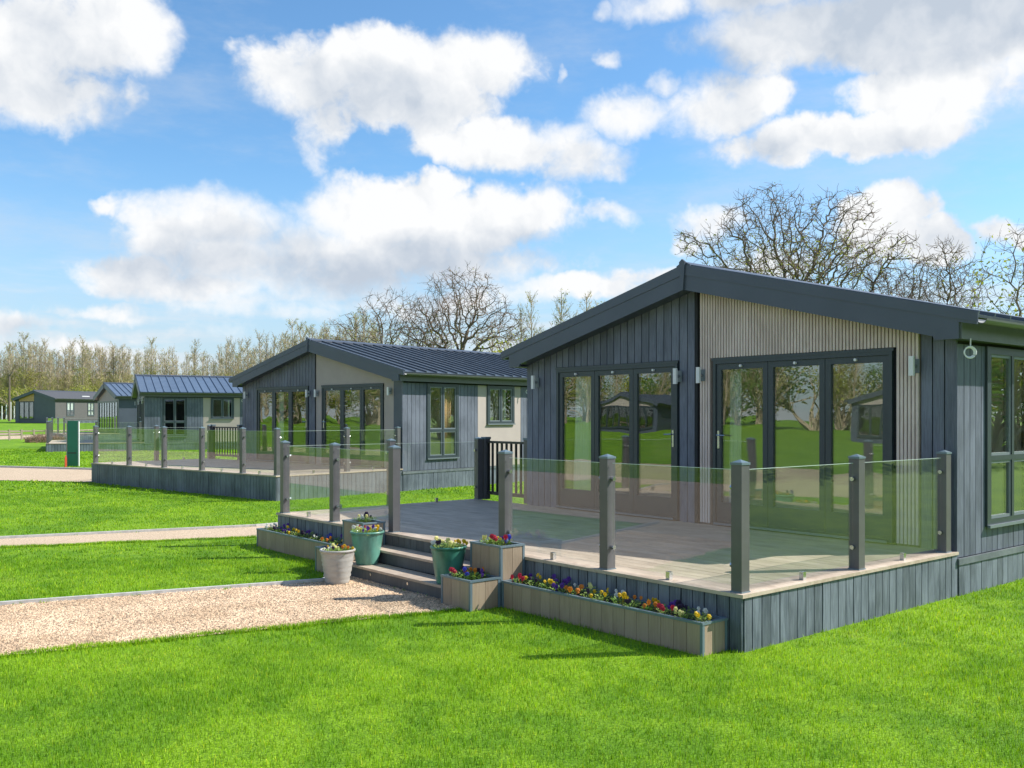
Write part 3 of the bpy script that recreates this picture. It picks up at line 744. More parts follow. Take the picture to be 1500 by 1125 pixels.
# ------------------------------------------------------------------ glass balustrades
def balustrade(label, loc, rz, z, runs, detail=True):
    """runs: lists of (x,y) post positions, glass between consecutive ones; None = no glass"""
    T = thing('glass_balustrade', label, 'balustrade', loc, rz)
    done = set()
    for run in runs:
        for i, (x, y) in enumerate(run):
            if (x, y) not in done:
                done.add((x, y)); s_ = .054
                P_ = MB().box(x - s_, x + s_, y - s_, y + s_, z, z + 1.075).build('post', M['post'], T)
                c = MB(); b = len(c.v)
                c.box(x - s_ - .006, x + s_ + .006, y - s_ - .006, y + s_ + .006, z + 1.0755, z + 1.095)
                b = len(c.v); q = s_ + .0; c.v += [(x - q, y - q, z + 1.0955), (x + q, y - q, z + 1.0955), (x + q, y + q, z + 1.0955), (x - q, y + q, z + 1.0955), (x, y, z + 1.12)]
                c.f += [(b, b + 1, b + 4), (b + 1, b + 2, b + 4), (b + 2, b + 3, b + 4), (b + 3, b, b + 4), (b, b + 3, b + 2, b + 1)]
                c.build('cap', M['cap'], P_)
                if detail: MB().box(x - s_ - .006, x + s_ + .006, y - s_ - .006, y + s_ + .006, z + .001, z + .012).build('foot_plate', M['cap'], P_)
            if i + 1 < len(run):
                a = Vector((x, y, 0)); b_ = Vector((*run[i + 1], 0)); d = (b_ - a); L = d.length; d.normalize(); n = Vector((-d.y, d.x, 0)) * .005
                p0 = a + d * .075; p1 = b_ - d * .075
                def pt(p_, s_, zz): q = p_ + n * s_; return (q.x, q.y, zz)
                G = MB().hexa([pt(p0, 1, z + .05), pt(p0, -1, z + .05), pt(p1, -1, z + .05), pt(p1, 1, z + .05)], [pt(p0, 1, z + 1.03), pt(p0, -1, z + 1.03), pt(p1, -1, z + 1.03), pt(p1, 1, z + 1.03)]).build('glass_panel', M['bal'], T)
                MB().hexa([pt(p0, 1, z + 1.0305), pt(p0, -1, z + 1.0305), pt(p1, -1, z + 1.0305), pt(p1, 1, z + 1.0305)], [pt(p0, 1, z + 1.034), pt(p0, -1, z + 1.034), pt(p1, -1, z + 1.034), pt(p1, 1, z + 1.034)]).build('polished_edge', M['baledge'], G)
                if detail:
                    cl = MB()
                    for q, s1 in ((a, 1), (b_, -1)):
                        for zz in (.22, .88):
                            e = q + d * (.056 * s1); e2 = q + d * (.095 * s1)
                            cl.tube([(e.x, e.y, z + zz), (e2.x, e2.y, z + zz)], .022, 8)
                    m_ = (a + b_) / 2
                    cl.box(m_.x - .022, m_.x + .022, m_.y - .022, m_.y + .022, z + .002, z + .075)
                    cl.build('clamp', M['steel'], G)
    return T
balustrade('near glass balustrade panels right of the steps, around the foreground deck corner', (0, 0, 0), 0, .486, [[(.08, 3.2), (.08, 1.64), (.08, .08), (1.93, .08), (3.72, .08)]])
balustrade('near glass balustrade panels left of the steps on the nearest deck', (0, 0, 0), 0, .486, [[(.08, 5.45), (.08, 7.0), (.08, 8.55), (2.0, 8.55), (3.85, 8.55)]])
b2 = balustrade('long glass balustrade around the second lodge deck', (p[0], p[1], 0), R(9.2), .597, [[(3.85, .08), (2.15, .08), (.08, .08), (.08, 1.5), (.08, 3.35), (.08, 5.25), (.08, 7.2), (.08, 9.25), (2.0, 9.25), (3.85, 9.25)]])
balustrade('glass balustrade around the deck of the blue-roofed lodge', l3(-4.6, 0), R(-14.9), .47, [[(4.4, .08), (2.3, .08), (.08, .08), (.08, 2.5), (.08, 5.0), (.08, 7.5)]], False)
balustrade('far glass balustrade in front of the glazed-gable lodge', l3(-3.6, -.3, .33, (14.16, 62.72), -5.2), R(-5.2), .5, [[(3.3, .08), (.08, .08), (.08, 2.5), (.08, 5.0), (.08, 7.3)]], False)
def gate(label, loc, rz, x, ya, yb, z, n):
    T = thing('baluster_gate', label, 'gate', loc, rz)
    for y in (ya, yb):
        P_ = MB().box(x - .055, x + .055, y - .055, y + .055, z, z + 1.08).build('post', M['black'] if False else M['post'], T)
        MB().box(x - .065, x + .065, y - .065, y + .065, z + 1.0805, z + 1.12).build('cap', M['cap'], P_)
    MB().box(x - .035, x + .035, ya + .056, yb - .056, z + 1.01, z + 1.05).build('top_rail', M['black'], T)
    MB().box(x - .025, x + .025, ya + .056, yb - .056, z + .09, z + .15).build('bottom_rail', M['black'], T)
    for i in range(n):
        y = ya + (yb - ya) * (i + .5) / n
        ubox('baluster', M['black'], T, x - .016, x + .016, y - .016, y + .016, z + .151, z + 1.009)
gate('black baluster gate at the far left end of the nearest deck', (0, 0, 0), 0, 3.98, 7.33, 8.5, .486, 9)
gate('black baluster gate at the far left end of the second lodge deck', (p[0], p[1], 0), R(9.2), 3.95, 7.65, 9.2, .597, 10)

# ------------------------------------------------------------------ planters
def planter(label, x0, x1, y0, y1, h):
    T = thing('planter_box', label, 'planter', ((x0 + x1) / 2, (y0 + y1) / 2, 0))
    cx, cy = (x0 + x1) / 2, (y0 + y1) / 2; a, b = (x1 - x0) / 2, (y1 - y0) / 2
    def strip(n0, L): n = max(1, round(L / .145)); return n
    n = strip(0, 2 * b - .05); s_ = (2 * b - .05) / n
    for i in range(n):
        for xx in ((-a, -a + .02), (a - .02, a)): ubox('board', M['planter'], T, xx[0], xx[1], -b + .025 + i * s_ + .002, -b + .025 + (i + 1) * s_ - .002, -.04, h - .021)
    n = strip(0, 2 * a - .05); s_ = (2 * a - .05) / n
    for i in range(n):
        for yy in ((-b, -b + .02), (b - .02, b)): ubox('board', M['planter'], T, -a + .025 + i * s_ + .002, -a + .025 + (i + 1) * s_ - .002, yy[0], yy[1], -.04, h - .021)
    for sx in (-1, 1):
        for sy in (-1, 1):
            xx = sorted((sx * (a + .004), sx * (a - .024))); yy = sorted((sy * (b + .004), sy * (b - .024)))
            MB().box(xx[0], xx[1], yy[0], yy[1], -.04, h - .0205).build('corner_trim', M['cap'], T)
    t_ = MB(); o = .008; i_ = .03
    t_.box(-a - o, -a + i_, -b - o, b + o, h - .02, h).box(a - i_, a + o, -b - o, b + o, h - .02, h).box(-a + i_, a - i_, -b - o, -b + i_, h - .0195, h - .0005).box(-a + i_, a - i_, b - i_, b + o, h - .0195, h - .0005)
    t_.build('top_trim', M['cap'], T)
    MB().box(-a + .021, a - .021, -b + .021, b - .021, 0, h - .035).build('soil', M['soil'], T)
    return T
planter('long low taupe planter box full of pansies at the foreground deck corner', -.345, -.025, .14, 2.735, .275)
planter('small square taupe planter box, lowest, right of the steps', -.74, -.358, 2.76, 3.26, .31)
planter('taller square taupe planter box against the deck, right of the steps', -.345, -.025, 2.76, 3.275, .625)
planter('taller square taupe planter box against the deck, left of the steps', -.345, -.025, 5.51, 6.02, .625)
planter('small square taupe planter box behind the grey pot', -.74, -.358, 5.51, 6.02, .31)
planter('long low taupe planter box left of the steps', -.345, -.025, 6.04, 8.62, .275)
def pot(label, loc, h, rt, rb, m, ribs=0, wob=.01, soil=True):
    T = thing('flower_pot', label, 'pot', loc)
    prof = [(0, .004), (rb, 0), (rb + .004, .02)]
    for k in range(1, 14):
        f = k / 14; r = rb + (rt - .012 - rb) * f ** .72
        if ribs: r += .006 * math.sin(k * 2.6)
        prof.append((r, .02 + f * (h - .05)))
    prof += [(rt - .012, h - .03), (rt, h - .026), (rt + .003, h - .010), (rt - .004, h), (rt - .02, h - .002), (rt - .024, h - .03), (rt - .03, h - .06)]
    MB().lathe(prof, 40, wob=wob).build('body', m, T, True)
    MB().lathe([(0, h - .05), (rt - .024, h - .052)], 24).build('soil', M['soil'], T)
    return T
pot('ribbed pale grey pot on the gravel at the foot of the steps', (-.98, 5.03, .006), .405, .208, .135, M['potgrey'], 1, .012)
pot('pale green glazed pot on the lowest step, left end', (-.475, 5.20, .163), .405, .208, .13, M['potgreen'], 0)
pot('deep green glazed pot on the lowest step, right end', (-.478, 3.50, .163), .405, .20, .125, M['potdark'], 0)

# ------------------------------------------------------------------ pansies
def pansy_meshes(col, seed, wide=.085):
    rnd = random.Random(seed); fo = MB(); fl = MB(); ce = MB()
    for i in range(64):
        a = rnd.uniform(0, 6.28); r = wide * math.sqrt(rnd.random()); h = rnd.uniform(.01, .075); c = Vector((r * math.cos(a), r * math.sin(a), h))
        d = Vector((math.cos(a) + rnd.uniform(-.5, .5), math.sin(a) + rnd.uniform(-.5, .5), rnd.uniform(.0, .9))).normalized(); s_ = d.cross(Vector((0, 0, 1))).normalized() * .011; L = rnd.uniform(.022, .04)
        b = len(fo.v); fo.v += [tuple(c), tuple(c + d * L * .5 + s_), tuple(c + d * L), tuple(c + d * L * .5 - s_)]; fo.f.append((b, b + 1, b + 2, b + 3))
    for i in range(9): a = rnd.uniform(0, 6.28); fo.tube([(0.3 * wide * math.cos(a), .3 * wide * math.sin(a), -.02), (.6 * wide * math.cos(a), .6 * wide * math.sin(a), .07)], .0018, 3)
    for i in range(rnd.randint(2, 4)):
        a = rnd.uniform(0, 6.28); r = wide * rnd.uniform(.4, 1.25); c = Vector((r * math.cos(a), r * math.sin(a), rnd.uniform(.075, .12)))
        f = Vector((-1 + rnd.uniform(-.5, .5), -.6 + rnd.uniform(-.6, .6), rnd.uniform(.1, .9))).normalized(); u = f.cross(Vector((0, 0, 1))).normalized(); v = u.cross(f)
        R_ = rnd.uniform(.017, .025)
        for k, (ang, s_) in enumerate(((65, 1), (115, 1), (5, .9), (175, .9), (270, 1.1))):
            q = R(ang); pc = c + (u * math.cos(q) + v * math.sin(q)) * R_ * .6 + f * (-.002 * k); b = len(fl.v)
            fl.v.append(tuple(pc + f * .002))
            for j in range(7):
                w_ = 2 * math.pi * j / 7; e = pc + (u * math.cos(w_) + v * math.sin(w_)) * R_ * .72 * s_ * (1 + .1 * math.sin(3 * w_ + k)) - f * .004
                fl.v.append(tuple(e))
            for j in range(7): fl.f.append((b, b + 1 + j, b + 1 + (j + 1) % 7))
        ce.lathe([(.0, .002), (.0035, .0)], 6, tuple(c + f * .004))
        fl.tube([tuple(c), tuple(Vector((c.x * .8, c.y * .8, .02)))], .0014, 3)
    return fo.mesh('foliage', M['leaf_p']), fl.mesh('petals', M['pet_' + col])
PM = {}
for k in PET:
    for s_ in range(3): PM[(k, s_)] = pansy_meshes(k, hash((len(k), s_, k[0])) % 1000 if False else (sum(map(ord, k)) + 37 * s_))
ORD = ['first', 'second', 'third', 'fourth', 'fifth', 'sixth', 'seventh', 'eighth', 'ninth', 'tenth', 'eleventh', 'twelfth', 'thirteenth', 'fourteenth', 'fifteenth', 'sixteenth', 'seventeenth', 'eighteenth', 'nineteenth', 'twentieth', 'twenty-first', 'twenty-second', 'twenty-third', 'twenty-fourth', 'twenty-fifth', 'twenty-sixth']
CN = {'yellow': 'yellow', 'orange': 'orange', 'purple': 'purple', 'blue': 'deep blue', 'red': 'crimson', 'white': 'white', 'dark': 'near-black', 'pale': 'pale lemon'}
def pansy(col, loc, label, group):
    T = thing('pansy', label, 'flower', loc, random.uniform(-.6, .6), group); sc_ = random.uniform(.72, 1.0)
    T.scale = (sc_,) * 3
    fo, fl = PM[(col, random.randrange(3))]
    link('foliage', fo, T, kind='stuff'); link('flowers', fl, T, kind='stuff')
seq = ['yellow', 'white', 'pale', 'dark', 'red', 'purple', 'orange', 'yellow', 'dark', 'orange', 'yellow', 'white', 'yellow', 'yellow', 'dark', 'pale', 'orange', 'white', 'purple', 'purple', 'yellow', 'purple', 'dark', 'yellow', 'red', 'purple']
for i, c in enumerate(seq):
    y = .22 + i * (2.44 / (len(seq) - 1))
    pansy(c, (-.185 + (.07 if i % 2 else -.07) + random.uniform(-.02, .02), y, .235), '%s pansy, %s from the near corner of the long right planter' % (CN[c], ORD[i]), 'pansies in the long right planter')
seq = ['dark', 'yellow', 'dark', 'purple', 'orange', 'blue', 'white', 'dark', 'dark', 'purple', 'yellow', 'dark', 'purple', 'yellow', 'dark', 'purple', 'white', 'white']
for i, c in enumerate(seq):
    y = 6.12 + i * (2.42 / (len(seq) - 1))
    pansy(c, (-.185 + (.07 if i % 2 else -.07), y, .235), '%s pansy, %s from the steps in the long left planter' % (CN[c], ORD[i]), 'pansies in the long left planter')
def cluster(cols, cx, cy, z, r, where, grp, sq=False):
    n = len(cols)
    for i, c in enumerate(cols):
        a = 2 * math.pi * i / max(1, n - 1) + .4; rr = 0 if i == n - 1 else r
        pansy(c, (cx + rr * math.cos(a), cy + rr * math.sin(a), z), '%s pansy, %s round from the back in the %s' % (CN[c], ORD[i], where), grp)
cluster(['orange', 'dark', 'red', 'blue', 'purple', 'dark', 'yellow'], -.55, 3.01, .275, .13, 'small box right of the steps', 'pansies in the small right box')
cluster(['purple', 'yellow', 'pale', 'red', 'blue', 'yellow'], -.185, 3.02, .59, .10, 'taller box right of the steps', 'pansies in the taller right box')
cluster(['dark', 'yellow', 'white', 'dark', 'orange', 'yellow', 'pale'], -.98, 5.03, .35, .125, 'grey pot', 'pansies in the grey pot')
cluster(['yellow', 'red', 'white', 'pale', 'purple', 'yellow', 'white', 'yellow'], -.475, 5.20, .52, .13, 'pale green pot', 'pansies in the pale green pot')
cluster(['yellow', 'pale', 'white', 'dark', 'pale', 'yellow', 'pale'], -.478, 3.50, .52, .12, 'deep green pot', 'pansies in the deep green pot')
cluster(['dark', 'white', 'pale'], -.185, 5.76, .59, .10, 'taller box left of the steps', 'pansies in the taller left box')

# ------------------------------------------------------------------ signs and small things
def at_px(x, D_):
    l = (x - 750) / F * D_
    return (CX + l * math.sin(.876) + D_ * math.cos(.876), CY - l * math.cos(.876) + D_ * math.sin(.876))
sx_, sy_ = at_px(107, 35.4)
T = thing('direction_board', 'tall dark green board with a white edge standing on the far lawn at left', 'sign', (sx_, sy_, terr(sx_, sy_)), R(55))
MB().box(-.02, .02, -.20, .20, .0, 1.74).build('panel', M['signgreen'], T)
MB().box(-.03, .03, -.235, -.202, .0, 1.71).build('edge_strip', M['white'], T)
MB().box(-.023, -.0205, -.13, .18, .50, .54).build('dark_band', M['black'], T)
MB().box(-.03, .03, .202, .225, .0, 1.73).build('edge_strip', M['render_l'], T)
o = MB().box(-.035, .035, -.035, .035, 0, .42).box(-.02, .02, -.02, .02, .42, .5).build('marker_post', M['red'], None); o.location = (*at_px(96.5, 35.0), .02)
tag(o, 'short red marker post beside the tall green board', 'post')
T = thing('notice_board', 'narrow blue notice board on legs at the far left', 'sign', (-.5, 56.0, terr(-.5, 56)), R(30))
q = MB().box(-.02, .02, -.24, .24, .25, 1.05).build('panel', M['blueprint'], T)
MB().box(-.03, .03, -.28, -.245, 0, 1.1).build('leg', M['frame'], T); MB().box(-.03, .03, .245, .28, 0, 1.1).build('leg', M['frame'], T)
MB().box(-.024, -.021, -.18, .18, .32, .45).build('white_stripe', M['white'], T)
a_, b_ = at_px(14, 122)
T = thing('utility_pole', 'weathered brown pole standing among the poplars at the far left', 'pole', (a_, b_, terr(a_, b_) - .2))
MB().tube([(0, 0, 0), (0, 0, 6.3)], [.15, .11], 8).build('shaft', M['bark'], T)
MB().tube([(0, 0, 5.9), (.5, -.6, 7.4)], [.05, .03], 5).build('stay', M['bark'], T)
for k_, x in enumerate((3, 9.5, 16, 21, 26, 31, 35)):
    a_, b_ = at_px(x, 138 + (k_ % 2) * 2)
    o = MB().tube([(0, 0, -.1), (0, 0, 2.0 + .3 * (k_ % 3))], .075, 6).build('tree_guard', M['white']); o.location = (a_, b_, terr(a_, b_))
    tag(o, 'white sapling guard, %s from the left edge, below the far poplars' % ORD[k_], 'tree guard', 'sapling guards at the far left')
FP = [at_px(x, 62 + x * .02) for x in (-40, -22, -4, 14, 32, 50, 68)]
T = thing('rail_fence', 'low post and rail fence in front of the bare ground at far left', 'fence', (0, 0, 0))
for a_, b_ in FP: MB().box(a_ - .05, a_ + .05, b_ - .05, b_ + .05, terr(a_, b_) - .1, terr(a_, b_) + .72).build('post', M['pbark'], T)
for (a_, b_), (c_, d_) in zip(FP[:-1], FP[1:]):
    for h_ in (.35, .62): MB().tube([(a_, b_, terr(a_, b_) + h_), (c_, d_, terr(c_, d_) + h_)], .028, 5).build('rail', M['pbark'], T)
mb = MB()
rb = random.Random(3)
for i in range(700):
    a = rb.uniform(0, 6.28); r = 1.6 * math.sqrt(rb.random()); h = (1 - (r / 1.7) ** 2) * rb.uniform(.1, .95)
    p0 = (r * math.cos(a) * 1.5, r * math.sin(a), h * .6); d = (rb.uniform(-.5, .5), rb.uniform(-.5, .5), rb.uniform(-.1, .5)); mb.tube([p0, tuple(p0[k] + d[k] for k in range(3))], .018, 3)
bx_, by_ = at_px(66, 59); o = mb.build('brush_heap', M['twigs_dead']); o.location = (bx_, by_, terr(bx_, by_)); o.scale = (.5, .5, .75); tag(o, 'heap of brown brushwood on the far lawn beside the decks', 'brush heap')

# ------------------------------------------------------------------ trees
def leaves(tips, rnd, size, frac, spread, lowz=None, per=1):
    mb = MB()
    for (q, d) in tips:
        for _ in range(per):
            f = frac if lowz is None else (frac if q.z < lowz else frac * .12)
            if rnd.random() > f: continue
            c = q + Vector((rnd.gauss(0, spread), rnd.gauss(0, spread), rnd.gauss(0, spread)))
            u = Vector((rnd.gauss(0, 1), rnd.gauss(0, 1), rnd.gauss(0, 1))).normalized(); v = u.cross(Vector((rnd.gauss(0, 1), rnd.gauss(0, 1), rnd.gauss(0, 1)))).normalized()
            s_ = size * rnd.uniform(.6, 1.3); b = len(mb.v)
            mb.v += [tuple(c - u * s_), tuple(c + v * s_ * .6), tuple(c + u * s_), tuple(c - v * s_ * .6)]; mb.f.append((b, b + 1, b + 2, b + 3))
    return mb
def crown_tree(label, loc, h, wdt, seed, lobes, leaf=.3, lowf=.5, trunk_h=.28, n_att=1500, gn=.35, tw_r=.013, r_tip=.016, leafm='leaf_y', dens=1.0, rz=0.0, step=.42):
    """open crown grown towards scattered points, limb radii from the pipe rule"""
    rg = np.random.default_rng(seed); rnd = random.Random(seed)
    A = []
    lobes = lobes or [(0, 0, .62, .5, .36)]
    wts = np.array([l[3] * l[3] * l[4] for l in lobes]); wts /= wts.sum()
    for (lx, ly, lz, lr, lh), w_ in zip(lobes, wts):
        k = max(12, int(n_att * w_)); d = rg.normal(size=(k, 3)); d /= np.linalg.norm(d, axis=1)[:, None]; d *= (rg.random(k) ** .42)[:, None]
        A.append(np.c_[lx * wdt / 2 + d[:, 0] * lr * wdt / 2, ly * wdt / 2 + d[:, 1] * lr * wdt / 2, (lz + d[:, 2] * lh) * h])
    A = np.concatenate(A); A = A[A[:, 2] > trunk_h * h * .85]
    N = [np.array([0, 0, -.3])]; par = [-1]; th = trunk_h * h; k = int(th / step) + 1
    for i in range(1, k + 1): N.append(np.array([.06 * math.sin(i * .9), .06 * math.cos(i * 1.3), th * i / k])); par.append(i - 1)
    near = np.full(len(A), 1e9); own = np.zeros(len(A), int); alive = np.ones(len(A), bool)
    for i, p_ in enumerate(N):
        d = np.linalg.norm(A - p_, axis=1); m_ = d < near; near[m_] = d[m_]; own[m_] = i
    dirs = {}
    for it in range(110):
        if not alive.any(): break
        m_ = alive & (near < h)
        if not m_.any(): break
        idx = np.nonzero(m_)[0]; acc = {}
        V_ = A[idx] - np.array(N)[own[idx]]; V_ /= np.linalg.norm(V_, axis=1)[:, None] + 1e-9
        for j, o_ in enumerate(own[idx]): acc[o_] = acc.get(o_, 0) + V_[j]
        new_ = []
        for o_, v_ in acc.items():
            v_ = v_ / (np.linalg.norm(v_) + 1e-9)
            prev = N[o_] - N[par[o_]] if par[o_] >= 0 else np.array([0, 0, 1.]); prev = prev / (np.linalg.norm(prev) + 1e-9)
            v_ = v_ + rg.normal(0, gn, 3) + prev * .25; v_ /= np.linalg.norm(v_)
            c = (o_, round(float(v_[0]), 1), round(float(v_[1]), 1))
            if c in dirs: v_ = v_ + rg.normal(0, .6, 3); v_ /= np.linalg.norm(v_)
            dirs[c] = 1; new_.append(N[o_] + v_ * step); par.append(o_)
        b0 = len(N); N += new_
        for i, p_ in enumerate(new_):
            d = np.linalg.norm(A - p_, axis=1); q_ = d < near; near[q_] = d[q_]; own[q_] = b0 + i
        alive &= near > step * 1.15
        if len(N) > 7000: break
    n = len(N); R_ = np.zeros(n); ch = [[] for _ in range(n)]
    for i in range(1, n): ch[par[i]].append(i)
    for i in range(n - 1, -1, -1):
        R_[i] = r_tip if not ch[i] else (sum(R_[c] ** 2.25 for c in ch[i])) ** (1 / 2.25)
    rmax = h * .034
    if R_[0] > rmax: R_ = r_tip + (R_ - r_tip) * ((rmax - r_tip) / (R_[0] - r_tip))
    big = MB(); tw = MB(); tips = []
    stack = [(0, [0])]
    while stack:
        i, chain = stack.pop()
        while True:
            if not ch[i]: break
            c = max(ch[i], key=lambda q: R_[q])
            for o_ in ch[i]:
                if o_ != c: stack.append((o_, [i, o_]))
            chain.append(c); i = c
        rr = [float(R_[q]) for q in chain]
        if len(chain) > 2: rr[0] = min(rr[0], rr[1] * 1.25)
        (big if rr[0] > .05 else tw).tube([tuple(N[q]) for q in chain], rr, 8 if rr[0] > .15 else (5 if rr[0] > .05 else 3))
    for i in range(1, n):
        if R_[i] < .055:
            p_ = Vector(N[i]); dd = (p_ - Vector(N[par[i]])).normalized()
            for _ in range(3 if rnd.random() < dens else 1):
                d = (dd * .5 + Vector((rnd.gauss(0, .6), rnd.gauss(0, .6), rnd.gauss(.1, .5)))).normalized(); L = rnd.uniform(.3, .85)
                m_ = p_ + d * L * .5 + Vector((rnd.gauss(0, .06), rnd.gauss(0, .06), rnd.gauss(0, .06))); e = m_ + (d + Vector((rnd.gauss(0, .4), rnd.gauss(0, .4), rnd.gauss(.1, .3)))) * L * .45
                tw.tube([tuple(p_), tuple(m_), tuple(e)], [tw_r, tw_r * .8, tw_r * .5], 3); tips.append((e, d)); tips.append((m_, d))
    print(label, 'nodes', n, 'faces', len(big.f) + len(tw.f))
    T = thing('bare_tree', label, 'tree', (loc[0], loc[1], terr(*loc)), rz)
    big.build('trunk', M['bark'], T, True); tw.build('twigs', M['twig'], T, kind='stuff')
    if leaf: leaves(tips, rnd, .08, leaf, .12, h * lowf, 2).build('leaves', M[leafm], T, kind='stuff')
    return T
VR = R(-39.82)      # the trees' own x axis runs across the view
crown_tree('broad bare oak with two rounded crowns behind the nearest lodge roof', at_px(1165, 64), 17.9, 17.0, 11,
           [(-.20, 0, .83, .40, .145), (.39, .1, .84, .31, .15), (-.68, 0, .755, .34, .06), (.76, 0, .70, .26, .12), (0, -.1, .66, .72, .10), (0, 0, .45, .5, .14)], leaf=.22, lowf=.78, rz=VR, n_att=2100, step=.40, tw_r=.016, r_tip=.020, gn=.42, dens=.6)
crown_tree('big bare oak with tall domed crown above the second lodge roof', at_px(672, 87), 15.8, 15.5, 5,
           [(.05, 0, .74, .52, .25), (-.35, 0, .60, .48, .18), (.5, 0, .60, .42, .16)], leaf=.12, lowf=.6, rz=VR, n_att=1700, step=.45, tw_r=.017, r_tip=.022, dens=.55)
crown_tree('lower spreading bare oak left of the big domed one', at_px(578, 84), 13.9, 14.0, 23,
           [(0, 0, .70, .5, .24), (-.5, 0, .60, .4, .2), (.4, 0, .6, .4, .2)], leaf=.2, lowf=.66, rz=VR, n_att=850, tw_r=.016, r_tip=.020, dens=.35)
crown_tree('slim upright bare tree standing right of the broad oak', at_px(1378, 60), 13.2, 6.0, 31,
           [(0, 0, .66, .85, .34), (0, 0, .88, .35, .12)], leaf=.35, lowf=.62, rz=VR, n_att=700, step=.36, tw_r=.016, r_tip=.018)
crown_tree('dense twiggy bare tree between the broad oak and the slim tree', at_px(1292, 66), 12.8, 8.5, 37,
           [(0, 0, .68, .8, .28)], leaf=.22, lowf=.6, rz=VR, n_att=900, step=.38, tw_r=.016, r_tip=.018)
crown_tree('lightly leafed tree cut by the right edge of the photo', at_px(1512, 36), 9.6, 6.6, 61,
           [(0, 0, .66, .8, .33), (-.2, 0, .85, .4, .12)], leaf=.28, lowf=.95, rz=VR, n_att=520, step=.40, dens=.4, r_tip=.010, tw_r=.008, leafm='leaf_y')

# poplars
def poplar_meshes(seed, h=13, leafm='leaf_y', fr=.4, wid=1.0):
    rnd = random.Random(seed); tr = MB(); tw = MB(); tips = []
    k = 7; pts = []; x = y = 0
    for i in range(k + 1):
        pts.append(Vector((x, y, h * i / k - .3))); x += rnd.gauss(0, .08); y += rnd.gauss(0, .08)
    tr.tube(pts, [.17 * (1 - .9 * i / k) + .012 for i in range(k + 1)], 6)
    for i in range(84):
        f = rnd.uniform(.14, .99); z = h * f; j = min(k - 1, int(f * k)); b = pts[j].lerp(pts[j + 1], f * k - j)
        a = rnd.uniform(0, 6.28); L = h * .17 * (1 - f * .6) * wid * rnd.uniform(.6, 1.2)
        d = Vector((math.cos(a) * .8, math.sin(a) * .8, 1.0)).normalized(); q = [b]; 
        for s_ in range(3): d = (d + Vector((rnd.gauss(0, .1), rnd.gauss(0, .1), .12))).normalized(); q.append(q[-1] + d * L / 3)
        tw.tube(q, [.035 * (1 - f * .5), .024, .018, .012], 3); tips.append((q[-1], d))
        for s_ in range(7):
            c = q[rnd.randint(1, 3)]; d2 = (d + Vector((rnd.gauss(0, .45), rnd.gauss(0, .45), rnd.gauss(0, .3)))).normalized(); e = c + d2 * L * rnd.uniform(.25, .55)
            tw.tube([c, e], [.014, .008], 3); tips.append((e, d2)); tips.append(((c + e) / 2, d2))
    lf = leaves(tips, rnd, .085, fr, .14, h * .62, 3)
    return tr.mesh('trunk', M['pbark']), tw.mesh('twigs', M['ptwig']), lf.mesh('leaves', M[leafm])
POP = [poplar_meshes(s_, 13, 'leaf_pale' if s_ % 2 else 'leaf_y', f, w_) for s_, f, w_ in ((1, .55, 1), (2, .7, 1.1), (3, .4, .85), (4, .9, 1.2), (5, .6, .95))]
rp = random.Random(9)
def poplar(x, D_, h, kind, label, grp):
    a, b = at_px(x, D_); T = thing('poplar_tree', label, 'tree', (a, b, terr(a, b)), rp.uniform(0, 6.28), grp); s_ = h / 13
    T.scale = (s_ * rp.uniform(.8, 1.15), s_ * rp.uniform(.8, 1.15), s_)
    tr_, tw_, lf_ = POP[kind]
    link('trunk', tr_, T); link('twigs', tw_, T, kind='stuff'); link('leaves', lf_, T, kind='stuff')
x = -60
while x < 560:
    D_ = rp.uniform(148, 168) if x < 330 else 150 - (x - 330) * .10 + rp.uniform(-4, 8)
    h = rp.uniform(10.4, 13.4) * (1.0 if x < 200 else (.95 if x < 330 else 1.0 + (x - 330) / 230 * .22))
    if 190 < x < 350 and rp.random() < .3: h *= .8
    poplar(x, D_, h, rp.randrange(5), 'slim bare poplar tinged yellow-green in the long row behind the far lodges', 'poplars in the long far row')
    x += rp.uniform(2.6, 5.5) if x < 200 else rp.uniform(3.2, 7.5)
x = -50
while x < 560:
    poplar(x, rp.uniform(172, 190), rp.uniform(11.5, 14.2) * (1 + max(0, x - 300) / 900), rp.randrange(5), 'pale poplar in the second rank behind the long far row', 'poplars in the second far rank')
    x += rp.uniform(5.5, 10)
for k_, (x, D_, h) in enumerate(sorted(((762, 96, 12.5), (778, 98, 13.8), (795, 97, 10.0), (822, 96, 14.2), (838, 98, 12), (858, 96, 14.0), (880, 99, 13.0), (905, 97, 13.2), (962, 97, 14.6), (975, 99, 14.3), (700, 100, 10.5), (722, 99, 11), (742, 101, 10.2), (560, 110, 9.5), (580, 112, 10.0), (600, 111, 9.0)))):
    poplar(x, D_, h, rp.randrange(5), 'bare poplar, %s from the left above the second lodge roof and the near roof slope' % ORD[k_], 'poplars behind the near roofs')
for k_, x in enumerate((1385, 1400, 1420, 1440, 1455, 1470, 1490)):
    poplar(x, 110, rp.uniform(12, 13.5), rp.randrange(5), 'distant thin poplar, %s from the left low behind the right end of the nearest roof' % ORD[k_], 'poplars beyond the right roof end')
